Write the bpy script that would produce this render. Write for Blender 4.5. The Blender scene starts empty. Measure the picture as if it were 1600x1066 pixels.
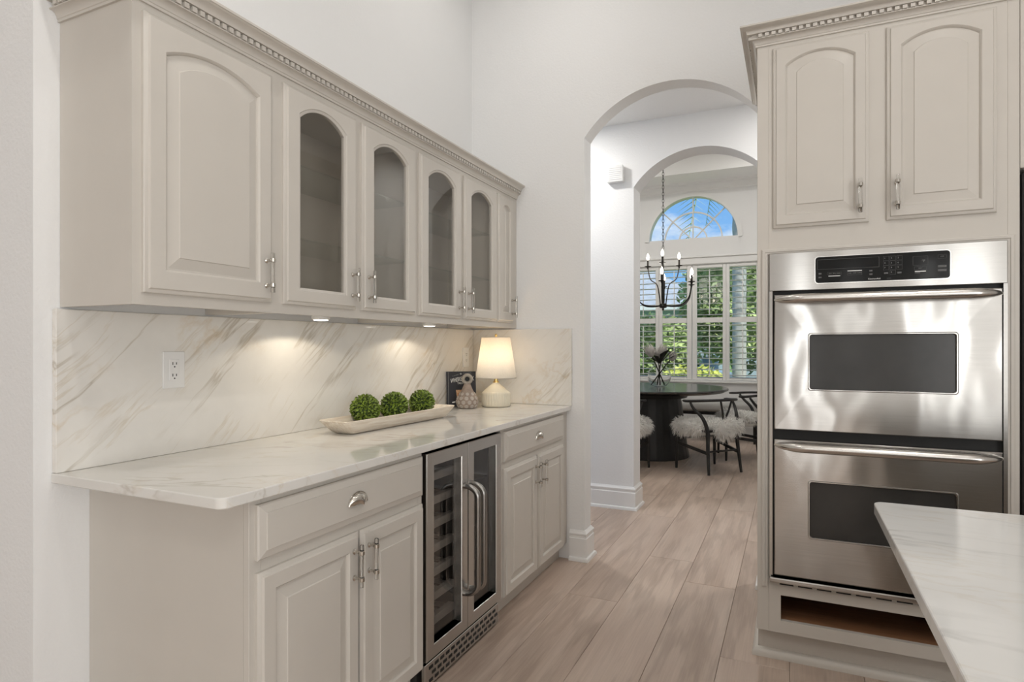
import bpy, bmesh, math, random
from mathutils import Vector, Matrix
random.seed(7)
PI = math.pi
scene = bpy.context.scene
COL = scene.collection

# ---------------------------------------------------------------- camera
cam = bpy.data.cameras.new('camera')
cam.sensor_width = 36.0
cam.lens = 36.0 * 946.0 / 1600.0
cam.shift_y = 8.0 / 1600.0
cam.clip_start = 0.02
cam_o = bpy.data.objects.new('camera', cam)
COL.objects.link(cam_o)
cam_o.location = (0, 0, 1.268)
cam_o.rotation_euler = (PI / 2, 0, math.atan(439 / 946.0))
scene.camera = cam_o

# ---------------------------------------------------------------- view, sampling helpers
vs = scene.view_settings
vs.view_transform = 'Standard'
vs.look = 'None'
vs.gamma = 1.0
vs.use_curve_mapping = False
vs.exposure = -0.06
cy = scene.cycles
cy.use_denoising = True
cy.max_bounces = 10
cy.diffuse_bounces = 5
cy.glossy_bounces = 5
cy.transmission_bounces = 10
cy.transparent_max_bounces = 24
cy.sample_clamp_indirect = 6.0
cy.caustics_reflective = False
cy.caustics_refractive = False
cy.blur_glossy = 0.5

# ---------------------------------------------------------------- world: blue sky with clouds
world = bpy.data.worlds.new('sky')
scene.world = world
world.use_nodes = True
wn, wl = world.node_tree.nodes, world.node_tree.links
wn.clear()
w_out = wn.new('ShaderNodeOutputWorld')
w_bg = wn.new('ShaderNodeBackground')
w_bg.inputs['Strength'].default_value = 1.1
w_tc = wn.new('ShaderNodeTexCoord')
w_map = wn.new('ShaderNodeMapping')
w_map.inputs['Scale'].default_value = (1.0, 1.0, 2.6)
w_map.inputs['Location'].default_value = (0.35, 0.0, 0.30)
w_noise = wn.new('ShaderNodeTexNoise')
w_noise.inputs['Scale'].default_value = 5.0
w_noise.inputs['Detail'].default_value = 8.0
w_noise.inputs['Roughness'].default_value = 0.55
w_ramp = wn.new('ShaderNodeValToRGB')
w_ramp.color_ramp.elements[0].position = 0.50
w_ramp.color_ramp.elements[1].position = 0.66
w_sep = wn.new('ShaderNodeSeparateXYZ')
w_grad = wn.new('ShaderNodeValToRGB')
w_grad.color_ramp.elements[0].position = 0.0
w_grad.color_ramp.elements[0].color = (0.26, 0.54, 0.93, 1)
w_grad.color_ramp.elements[1].position = 0.55
w_grad.color_ramp.elements[1].color = (0.15, 0.37, 0.86, 1)
w_mix = wn.new('ShaderNodeMix')
w_mix.data_type = 'RGBA'
w_mix.inputs[7].default_value = (1.0, 1.0, 1.02, 1)
wl.new(w_tc.outputs['Generated'], w_map.inputs['Vector'])
wl.new(w_map.outputs['Vector'], w_noise.inputs['Vector'])
wl.new(w_noise.outputs['Fac'], w_ramp.inputs['Fac'])
wl.new(w_tc.outputs['Generated'], w_sep.inputs['Vector'])
wl.new(w_sep.outputs['Z'], w_grad.inputs['Fac'])
wl.new(w_ramp.outputs['Color'], w_mix.inputs[0])
wl.new(w_grad.outputs['Color'], w_mix.inputs[6])
wl.new(w_mix.outputs[2], w_bg.inputs['Color'])
wl.new(w_bg.outputs['Background'], w_out.inputs['Surface'])


def light(name, kind, loc, energy, color=(1, 1, 1), rot=(0, 0, 0), **kw):
    l = bpy.data.lights.new(name, kind)
    l.energy = energy
    l.color = color
    for k, v in kw.items():
        setattr(l, k, v)
    o = bpy.data.objects.new(name, l)
    COL.objects.link(o)
    o.location = loc
    o.rotation_euler = rot
    return o


# sun behind the house, lighting the garden beyond the dining window
light('sun', 'SUN', (6, -6, 14), 5.5, (1.0, 0.95, 0.86),
      Vector((-0.42, 0.40, -0.82)).to_track_quat('-Z', 'Y').to_euler(), angle=0.01)

DAY = (0.975, 0.995, 1.0)
WARM = (1.0, 0.93, 0.84)
# area lights added in unseen back-wall windows, narrow ones set from the oven's streaks (x, z, width, height, watts)
BACK_Y = -5.0
BACK_WINDOWS = [(-3.1, 1.35, 1.5, 2.3, 1.2), (-1.2, 1.35, 1.1, 2.3, 1.2), (0.10, 1.35, 0.20, 2.3, 5.5), (0.80, 1.35, 0.26, 2.3, 2.2), (1.74, 1.35, 0.16, 2.3, 4), (2.22, 1.35, 0.46, 2.3, 10)]
for (x, z, w, h, e) in BACK_WINDOWS:
    light('window_daylight', 'AREA', (x, BACK_Y + 0.02, z), e, DAY, (PI / 2, 0, 0), shape='RECTANGLE', size=w, size_y=h)
light('side_window_daylight', 'AREA', (-4.97, -2.2, 1.5), 3, DAY, (PI / 2, 0, -PI / 2), shape='RECTANGLE', size=3.6, size_y=2.3)  # area light added for an unseen left window
light('right_window_daylight', 'AREA', (3.38, -2.6, 1.12), 140, DAY, (PI / 2, 0, PI / 2), shape='RECTANGLE', size=4.2, size_y=2.1)  # fill light added for the base doors, no window known here

# recessed lamps, built further down: (x, y, ceiling height, watts)
CANS = [(-1.15, 2.70, 3.66, 3.8, 'nearest the arch wall'), (-0.9, 0.60, 3.66, 10.5, 'between counter and island'), (-0.9, -1.4, 3.66, 2.5, 'behind the camera'), (0.75, -1.0, 3.66, 11, 'over the near end of the island'), (0.75, 1.2, 3.66, 9.5, 'in front of the oven cabinet'), (-2.9, -1.0, 3.66, 1.5, 'beyond the wall corner on the left'),
        (-1.75, 4.1, 3.0, 15, 'in the hall above the door chime'), (0.3, 4.1, 3.0, 15, 'in the hall behind the oven cabinet'),
        (-2.4, 6.2, 3.86, 9.5, 'in the dining tray, near left'), (-0.3, 6.2, 3.86, 9.5, 'in the dining tray, near right'), (-2.4, 7.7, 3.86, 9.5, 'in the dining tray, far left'), (-0.3, 7.7, 3.86, 9.5, 'in the dining tray, far right')]  # tray lamps added to light the dining room, none seen there


# ---------------------------------------------------------------- materials
def srgb(r, g, b):
    def f(c):
        c /= 255.0
        return c / 12.92 if c <= 0.04045 else ((c + 0.055) / 1.055) ** 2.4
    return (f(r), f(g), f(b), 1.0)


MATS = {}


def base_mat(name):
    m = bpy.data.materials.new(name)
    m.use_nodes = True
    MATS[name] = m
    nt = m.node_tree
    b = nt.nodes['Principled BSDF']
    return m, nt, b


def noise_node(nt, scale, detail=4.0, rough=0.5, vec=None, coord='Object', mapscale=None, rot=None, dist=0.0):
    tc = nt.nodes.new('ShaderNodeTexCoord')
    src = tc.outputs[coord] if vec is None else vec
    if mapscale or rot:
        mp = nt.nodes.new('ShaderNodeMapping')
        if mapscale:
            mp.inputs['Scale'].default_value = mapscale
        if rot:
            mp.inputs['Rotation'].default_value = rot
        nt.links.new(src, mp.inputs['Vector'])
        src = mp.outputs['Vector']
    n = nt.nodes.new('ShaderNodeTexNoise')
    n.inputs['Scale'].default_value = scale
    n.inputs['Detail'].default_value = detail
    n.inputs['Roughness'].default_value = rough
    n.inputs['Distortion'].default_value = dist
    nt.links.new(src, n.inputs['Vector'])
    return n


def ramp(nt, fac, stops):
    r = nt.nodes.new('ShaderNodeValToRGB')
    els = r.color_ramp.elements
    while len(els) < len(stops):
        els.new(0.5)
    for e, (p, c) in zip(els, stops):
        e.position = p
        e.color = c if len(c) == 4 else (*c, 1)
    nt.links.new(fac, r.inputs['Fac'])
    return r


def bump(nt, b, height, strength, dist=0.01):
    bp = nt.nodes.new('ShaderNodeBump')
    bp.inputs['Strength'].default_value = strength
    bp.inputs['Distance'].default_value = dist
    nt.links.new(height, bp.inputs['Height'])
    nt.links.new(bp.outputs['Normal'], b.inputs['Normal'])
    return bp


def simple(name, col, rough=0.5, metal=0.0, nscale=40.0, var=0.06, bstr=0.0, spec=None, **kw):
    m, nt, b = base_mat(name)
    n = noise_node(nt, nscale)
    c0 = tuple(max(0, c * (1 - var)) for c in col[:3])
    c1 = tuple(min(1, c * (1 + var)) for c in col[:3])
    r = ramp(nt, n.outputs['Fac'], [(0.3, c0), (0.7, c1)])
    nt.links.new(r.outputs['Color'], b.inputs['Base Color'])
    b.inputs['Roughness'].default_value = rough
    b.inputs['Metallic'].default_value = metal
    if spec is not None:
        b.inputs['Specular IOR Level'].default_value = spec
    if bstr:
        bump(nt, b, n.outputs['Fac'], bstr, 0.002)
    for k, v in kw.items():
        b.inputs[k].default_value = v
    return m


def glass(name, col=(1, 1, 1, 1), rough=0.0, ior=1.45, tint=None):
    """thin clear pane: transparent with fresnel reflection"""
    m = bpy.data.materials.new(name)
    m.use_nodes = True
    MATS[name] = m
    nt = m.node_tree
    nt.nodes.clear()
    out = nt.nodes.new('ShaderNodeOutputMaterial')
    tr = nt.nodes.new('ShaderNodeBsdfTransparent')
    tr.inputs['Color'].default_value = tint or (1, 1, 1, 1)
    gl = nt.nodes.new('ShaderNodeBsdfGlossy')
    gl.inputs['Color'].default_value = col
    gl.inputs['Roughness'].default_value = rough
    fr = nt.nodes.new('ShaderNodeFresnel')
    fr.inputs['IOR'].default_value = ior
    mx = nt.nodes.new('ShaderNodeMixShader')
    geo = nt.nodes.new('ShaderNodeNewGeometry')
    inv = nt.nodes.new('ShaderNodeMath')
    inv.operation = 'SUBTRACT'
    inv.inputs[0].default_value = 1.0
    nt.links.new(geo.outputs['Backfacing'], inv.inputs[1])
    ml = nt.nodes.new('ShaderNodeMath')
    ml.operation = 'MULTIPLY'
    nt.links.new(fr.outputs['Fac'], ml.inputs[0])
    nt.links.new(inv.outputs[0], ml.inputs[1])
    nt.links.new(ml.outputs[0], mx.inputs['Fac'])
    nt.links.new(tr.outputs['BSDF'], mx.inputs[1])
    nt.links.new(gl.outputs['BSDF'], mx.inputs[2])
    nt.links.new(mx.outputs['Shader'], out.inputs['Surface'])
    return m


def emis(name, col, strength):
    m, nt, b = base_mat(name)
    b.inputs['Base Color'].default_value = (*col[:3], 1)
    b.inputs['Emission Color'].default_value = (*col[:3], 1)
    b.inputs['Emission Strength'].default_value = strength
    return m


def mix_rgb(nt, fac, a, b_, blend='MIX'):
    mx = nt.nodes.new('ShaderNodeMix')
    mx.data_type = 'RGBA'
    mx.blend_type = blend
    for sock, v in ((mx.inputs[0], fac), (mx.inputs[6], a), (mx.inputs[7], b_)):
        if hasattr(v, 'links') or hasattr(v, 'is_linked'):
            nt.links.new(v, sock)
        else:
            sock.default_value = v
    return mx.outputs[2]


def wall_mat(name, col):
    m, nt, b = base_mat(name)
    n = noise_node(nt, 85.0, 3.0, 0.6)
    n2 = noise_node(nt, 1.3, 2.0)
    r = ramp(nt, n2.outputs['Fac'], [(0.3, tuple(c * 0.985 for c in col[:3])), (0.7, col[:3])])
    nt.links.new(r.outputs['Color'], b.inputs['Base Color'])
    b.inputs['Roughness'].default_value = 0.75
    b.inputs['Specular IOR Level'].default_value = 0.25
    bump(nt, b, n.outputs['Fac'], 0.35, 0.004)
    return m


wall_mat('wall_paint', (0.81, 0.812, 0.81))
wall_mat('ceiling_paint', (0.88, 0.88, 0.87))
simple('trim_paint', (0.82, 0.82, 0.81), 0.35, nscale=8, var=0.01)
simple('cabinet_paint', (0.60, 0.567, 0.518), 0.38, nscale=6, var=0.015, spec=0.4)
simple('cabinet_interior', (0.66, 0.62, 0.56), 0.5, nscale=6, var=0.02)
simple('nickel', (0.62, 0.59, 0.54), 0.22, 1.0, nscale=60, var=0.03)
simple('chrome', (0.8, 0.79, 0.77), 0.12, 1.0, nscale=60, var=0.02)
simple('black_gap', (0.006, 0.006, 0.006), 0.6, var=0.1)
simple('black_gloss', (0.005, 0.005, 0.005), 0.08, var=0.1, nscale=4, spec=0.25)
simple('black_plastic', (0.006, 0.006, 0.006), 0.55, var=0.1)
simple('black_wood', (0.011, 0.010, 0.0095), 0.42, nscale=25, var=0.25)
simple('table_black', (0.012, 0.011, 0.010), 0.2, nscale=25, var=0.15, spec=1.0)
simple('black_iron', (0.022, 0.020, 0.019), 0.42, 0.6, nscale=50, var=0.2)
simple('white_plastic', (0.78, 0.78, 0.77), 0.3, nscale=10, var=0.01)
simple('grey_print', (0.24, 0.24, 0.23), 0.5, nscale=20, var=0.1)
simple('white_print', (0.75, 0.75, 0.74), 0.5, nscale=20, var=0.03)
simple('brass', (0.80, 0.58, 0.24), 0.2, 1.0, nscale=60, var=0.04)
simple('dark_interior', (0.030, 0.028, 0.026), 0.5, nscale=10, var=0.15)
simple('rack_steel', (0.46, 0.44, 0.41), 0.4, 0.2, nscale=30, var=0.08)
simple('shade_cloth', (0.80, 0.79, 0.76), 0.9, nscale=120, var=0.03)  # white of the sheets added to keep sky light out
simple('window_vinyl', (0.80, 0.80, 0.79), 0.4, nscale=10, var=0.01)
simple('shutter_paint', (0.80, 0.80, 0.785), 0.4, nscale=10, var=0.01)
glass('window_glass', tint=(0.96, 0.98, 0.97, 1))
glass('cabinet_glass', tint=(0.90, 0.895, 0.88, 1), ior=1.5)
glass('shelf_glass', tint=(0.92, 0.93, 0.92, 1), ior=1.4)
glass('cooler_glass', tint=(0.80, 0.79, 0.78, 1), ior=1.6)
glass('vase_glass', tint=(0.97, 0.98, 0.98, 1), ior=1.5)
simple('oven_glass', (0.042, 0.041, 0.039), 0.14, nscale=5, var=0.2, spec=0.35)
m, nt, b = base_mat('acrylic')
b.inputs['Base Color'].default_value = (0.97, 0.97, 0.96, 1)
b.inputs['Transmission Weight'].default_value = 1.0
b.inputs['Roughness'].default_value = 0.02
b.inputs['IOR'].default_value = 1.30
m, nt, b = base_mat('clear_glass')
b.inputs['Base Color'].default_value = (0.97, 0.98, 0.98, 1)
b.inputs['Transmission Weight'].default_value = 1.0
b.inputs['Roughness'].default_value = 0.0
b.inputs['IOR'].default_value = 1.14


def steel(name, col, rough, wavy=0.0):
    m, nt, b = base_mat(name)
    n = noise_node(nt, 6.0, 3.0, 0.6, mapscale=(1.0, 1.0, 90.0))
    r = ramp(nt, n.outputs['Fac'], [(0.3, tuple(c * 0.93 for c in col)), (0.7, tuple(min(1, c * 1.05) for c in col))])
    nt.links.new(r.outputs['Color'], b.inputs['Base Color'])
    b.inputs['Metallic'].default_value = 1.0
    b.inputs['Roughness'].default_value = rough
    b.inputs['Anisotropic'].default_value = 0.9
    tg = nt.nodes.new('ShaderNodeCombineXYZ')          # brushed sideways: highlights smear up and down
    tg.inputs[2].default_value = 1.0
    nt.links.new(tg.outputs[0], b.inputs['Tangent'])
    b.inputs['Anisotropic Rotation'].default_value = 0.0
    if wavy:
        n2 = noise_node(nt, 3.2, 1.0, 0.4, mapscale=(1.6, 1.0, 1.0))
        bump(nt, b, n2.outputs['Fac'], 1.0, wavy)
    return m


steel('stainless', (0.54, 0.527, 0.505), 0.16)
steel('stainless_door', (0.52, 0.507, 0.485), 0.15, wavy=0.007)
simple('handle_steel', (0.66, 0.64, 0.61), 0.24, 1.0, nscale=30, var=0.03)
simple('handle_dark_steel', (0.34, 0.33, 0.315), 0.26, 1.0, nscale=30, var=0.05)
steel('cooler_steel', (0.50, 0.485, 0.46), 0.26)


def marble(name, rot, gold, base=(0.80, 0.785, 0.75), grey=(0.62, 0.61, 0.59), strength=1.0, scale=1.0, rough=0.08, stretch=(1.0, 0.16, 1.0), warp_amt=0.16):
    """slab: pale ground with clouding, long drifting veins and a few gold stains"""
    m, nt, b = base_mat(name)
    tc = nt.nodes.new('ShaderNodeTexCoord')
    mp0 = nt.nodes.new('ShaderNodeMapping')
    mp0.inputs['Rotation'].default_value = rot
    nt.links.new(tc.outputs['Object'], mp0.inputs['Vector'])
    base_vec = mp0.outputs['Vector']
    warp = noise_node(nt, 2.2, 3.0, 0.5, vec=base_vec)
    add = nt.nodes.new('ShaderNodeVectorMath')
    add.operation = 'MULTIPLY_ADD'
    add.inputs[1].default_value = (warp_amt,) * 3
    nt.links.new(warp.outputs['Color'], add.inputs[0])
    nt.links.new(base_vec, add.inputs[2])
    wv = add.outputs['Vector']

    def vein(sc, width, seed, st):
        mp = nt.nodes.new('ShaderNodeMapping')
        mp.inputs['Scale'].default_value = st
        mp.inputs['Location'].default_value = (seed, seed * 1.7, seed * 0.3)
        nt.links.new(wv, mp.inputs['Vector'])
        n = noise_node(nt, sc, 5.0, 0.55, vec=mp.outputs['Vector'])
        sub = nt.nodes.new('ShaderNodeMath')
        sub.operation = 'SUBTRACT'
        sub.inputs[1].default_value = 0.5
        nt.links.new(n.outputs['Fac'], sub.inputs[0])
        ab = nt.nodes.new('ShaderNodeMath')
        ab.operation = 'ABSOLUTE'
        nt.links.new(sub.outputs[0], ab.inputs[0])
        r = ramp(nt, ab.outputs[0], [(0.0, (1, 1, 1)), (width * 0.35, (0.55, 0.55, 0.55)), (width, (0, 0, 0))])
        return r.outputs['Color']

    def mask(sc, lo, hi):
        n = noise_node(nt, sc, 2.0, 0.5, vec=base_vec)
        return ramp(nt, n.outputs['Fac'], [(lo, (0, 0, 0)), (hi, (1, 1, 1))]).outputs['Color']

    def mul(a, c):
        mm = nt.nodes.new('ShaderNodeMath')
        mm.operation = 'MULTIPLY'
        for s, v in ((mm.inputs[0], a), (mm.inputs[1], c)):
            if isinstance(v, (int, float)):
                s.default_value = v
            else:
                nt.links.new(v, s)
        return mm.outputs[0]

    cloud = noise_node(nt, 3.0 * scale, 5.0, 0.6, vec=wv)
    ground = ramp(nt, cloud.outputs['Fac'], [(0.30, tuple(c * 0.93 for c in base)), (0.62, base)]).outputs['Color']
    v1 = mul(mul(vein(4.0 * scale, 0.020, 3.1, stretch), mask(2.5, 0.42, 0.60)), 0.85 * strength)
    v2 = mul(mul(vein(8.0 * scale, 0.022, 9.7, stretch), mask(4.0, 0.40, 0.56)), 0.55 * strength)
    v3 = mul(mul(vein(5.0 * scale, 0.05, 5.3, (1.0, 0.5, 1.0)), mask(3.1, 0.55, 0.68)), gold * strength)
    c = mix_rgb(nt, v1, ground, (*grey, 1))
    c = mix_rgb(nt, v2, c, (0.60, 0.53, 0.42, 1))
    c = mix_rgb(nt, v3, c, (0.55, 0.38, 0.17, 1))
    nt.links.new(c, b.inputs['Base Color'])
    b.inputs['Roughness'].default_value = rough
    b.inputs['Specular IOR Level'].default_value = 0.5
    return m


marble('backsplash_stone', (math.radians(-43), 0, 0), 0.5, grey=(0.46, 0.41, 0.33), base=(0.78, 0.76, 0.72), scale=1.5, stretch=(1.0, 0.085, 1.0), warp_amt=0.07, strength=0.9)
marble('return_stone', (0, math.radians(47), 0), 0.4, grey=(0.47, 0.42, 0.34), base=(0.78, 0.76, 0.72), scale=1.5, stretch=(0.10, 1.0, 1.0), warp_amt=0.07, strength=0.8)
marble('counter_stone', (0, 0, math.radians(-25)), 0.45, grey=(0.50, 0.46, 0.40), base=(0.76, 0.745, 0.71), stretch=(0.3, 1.0, 1.0), strength=0.8)
marble('island_stone', (0, 0, math.radians(12)), 0.0, grey=(0.44, 0.44, 0.43), base=(0.78, 0.78, 0.765), stretch=(0.22, 1.0, 1.0), strength=0.5, rough=0.10)


def wood_floor():
    m, nt, b = base_mat('oak_plank')
    tc = nt.nodes.new('ShaderNodeTexCoord')
    oi = nt.nodes.new('ShaderNodeObjectInfo')
    sc = nt.nodes.new('ShaderNodeVectorMath')
    sc.operation = 'SCALE'
    sc.inputs['Scale'].default_value = 37.0
    cmb = nt.nodes.new('ShaderNodeCombineXYZ')
    for i in range(3):
        nt.links.new(oi.outputs['Random'], cmb.inputs[i])
    nt.links.new(cmb.outputs[0], sc.inputs[0])
    ad = nt.nodes.new('ShaderNodeVectorMath')
    nt.links.new(tc.outputs['Object'], ad.inputs[0])
    nt.links.new(sc.outputs[0], ad.inputs[1])
    v = ad.outputs[0]
    big = noise_node(nt, 2.6, 3.0, 0.5, vec=v, mapscale=(3.6, 0.55, 1.0))
    mpw = nt.nodes.new('ShaderNodeMapping')
    mpw.inputs['Scale'].default_value = (1.0, 0.11, 1.0)
    nt.links.new(v, mpw.inputs['Vector'])
    wv = nt.nodes.new('ShaderNodeTexWave')
    wv.wave_type = 'RINGS'
    wv.inputs['Scale'].default_value = 12.0
    wv.inputs['Distortion'].default_value = 7.0
    wv.inputs['Detail'].default_value = 3.0
    wv.inputs['Detail Scale'].default_value = 1.2
    nt.links.new(mpw.outputs[0], wv.inputs['Vector'])
    fine = noise_node(nt, 60.0, 4.0, 0.6, vec=v, mapscale=(3.0, 0.06, 1.0))
    c = ramp(nt, big.outputs['Fac'], [(0.25, (0.450, 0.348, 0.282)), (0.5, (0.525, 0.418, 0.347)), (0.75, (0.580, 0.475, 0.402))]).outputs['Color']
    g = ramp(nt, wv.outputs['Fac'], [(0.0, (0.80, 0.785, 0.77)), (0.45, (1.0, 1.0, 1.0)), (1.0, (1.04, 1.04, 1.04))]).outputs['Color']
    c = mix_rgb(nt, 0.75, c, g, 'MULTIPLY')
    f = ramp(nt, fine.outputs['Fac'], [(0.3, (0.86, 0.85, 0.84)), (0.7, (1.06, 1.06, 1.06))]).outputs['Color']
    c = mix_rgb(nt, 0.7, c, f, 'MULTIPLY')
    t = ramp(nt, oi.outputs['Random'], [(0.0, (0.94, 0.935, 0.93)), (1.0, (1.06, 1.055, 1.05))]).outputs['Color']
    c = mix_rgb(nt, 1.0, c, t, 'MULTIPLY')
    nt.links.new(c, b.inputs['Base Color'])
    b.inputs['Roughness'].default_value = 0.42
    b.inputs['Specular IOR Level'].default_value = 0.35
    bump(nt, b, fine.outputs['Fac'], 0.12, 0.002)
    return m


wood_floor()
simple('slab_grey', (0.16, 0.12, 0.09), 0.7)


def grain(name, c0, c1, scale=(1, 18, 18), rough=0.5):
    m, nt, b = base_mat(name)
    n = noise_node(nt, 5.0, 5.0, 0.6, mapscale=scale)
    r = ramp(nt, n.outputs['Fac'], [(0.3, c0), (0.7, c1)])
    nt.links.new(r.outputs['Color'], b.inputs['Base Color'])
    b.inputs['Roughness'].default_value = rough
    bump(nt, b, n.outputs['Fac'], 0.25, 0.003)
    return m


grain('brown_board', (0.22, 0.105, 0.05), (0.33, 0.17, 0.09))
grain('whitewashed_wood', (0.60, 0.51, 0.41), (0.80, 0.75, 0.67), scale=(18, 1.2, 18), rough=0.7)
simple('fabric_grey', (0.42, 0.415, 0.40), 0.9, nscale=200, var=0.12, bstr=0.3)
simple('wool', (0.90, 0.89, 0.86), 0.9, nscale=30, var=0.06)
simple('ceramic_cream', (0.70, 0.65, 0.53), 0.5, nscale=30, var=0.03)
simple('bottle_taupe', (0.27, 0.215, 0.18), 0.65, nscale=45, var=0.2)
simple('bottle_dot', (0.40, 0.36, 0.325), 0.7, nscale=60, var=0.12)
simple('bottle_ring', (0.33, 0.30, 0.26), 0.65, nscale=45, var=0.15)
simple('leaf_green', (0.17, 0.245, 0.03), 0.45, nscale=45, var=0.5)
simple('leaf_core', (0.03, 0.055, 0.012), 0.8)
simple('garden_core', (0.13, 0.20, 0.05), 0.8, nscale=3, var=0.4)
simple('garden_leaf', (0.37, 0.45, 0.17), 0.6, nscale=1.5, var=0.45)
simple('garden_leaf_yellow', (0.55, 0.58, 0.12), 0.6, nscale=1.5, var=0.4)
simple('garden_leaf_dark', (0.15, 0.26, 0.07), 0.6, nscale=1.5, var=0.4)
simple('bark', (0.30, 0.27, 0.23), 0.9, nscale=10, var=0.3, bstr=0.5)
simple('palm_bark', (0.45, 0.43, 0.40), 0.9, nscale=6, var=0.25, bstr=0.5)
simple('lawn', (0.16, 0.27, 0.06), 0.9, nscale=3, var=0.35)
simple('house_blue', (0.40, 0.47, 0.55), 0.8, nscale=2, var=0.05)
simple('roof_grey', (0.33, 0.36, 0.40), 0.8, nscale=5, var=0.15)
simple('car_paint', (0.36, 0.47, 0.58), 0.2, 0.3, nscale=2, var=0.03)
simple('tyre', (0.02, 0.02, 0.02), 0.8)
simple('dark_leaf', (0.045, 0.045, 0.035), 0.6, nscale=20, var=0.3)
simple('petal', (0.62, 0.59, 0.56), 0.7, nscale=20, var=0.2)
simple('book_black', (0.008, 0.008, 0.014), 0.6, var=0.2)
simple('book_blue', (0.016, 0.020, 0.045), 0.35, var=0.2)
simple('paper', (0.75, 0.72, 0.65), 0.8, nscale=90, var=0.1)
simple('amber', (0.42, 0.15, 0.04), 0.4, nscale=120, var=0.5)
simple('amber_light', (0.55, 0.35, 0.20), 0.4, nscale=120, var=0.3)
simple('slate', (0.10, 0.10, 0.10), 0.5)
simple('seat_cord', (0.05, 0.045, 0.04), 0.8, nscale=80, var=0.3)
emis('bulb_warm', (1.0, 0.88, 0.70), 14.0)
emis('puck_glow', (1.0, 0.93, 0.82), 6.0)
emis('can_glow', (1.0, 0.95, 0.88), 8.0)
# lamp shade: thin fabric, lit through from the bulb inside
m = bpy.data.materials.new('shade_fabric')
m.use_nodes = True
MATS['shade_fabric'] = m
nt = m.node_tree
nt.nodes.clear()
o_ = nt.nodes.new('ShaderNodeOutputMaterial')
d_ = nt.nodes.new('ShaderNodeBsdfDiffuse')
t_ = nt.nodes.new('ShaderNodeBsdfTranslucent')
n_ = noise_node(nt, 160.0, 3.0, mapscale=(1, 1, 1))
r_ = ramp(nt, n_.outputs['Fac'], [(0.3, (0.58, 0.57, 0.545)), (0.7, (0.63, 0.62, 0.595))])
nt.links.new(r_.outputs['Color'], d_.inputs['Color'])
nt.links.new(r_.outputs['Color'], t_.inputs['Color'])
x_ = nt.nodes.new('ShaderNodeMixShader')
x_.inputs[0].default_value = 0.5
nt.links.new(d_.outputs[0], x_.inputs[1])
nt.links.new(t_.outputs[0], x_.inputs[2])
nt.links.new(x_.outputs[0], o_.inputs['Surface'])


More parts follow.
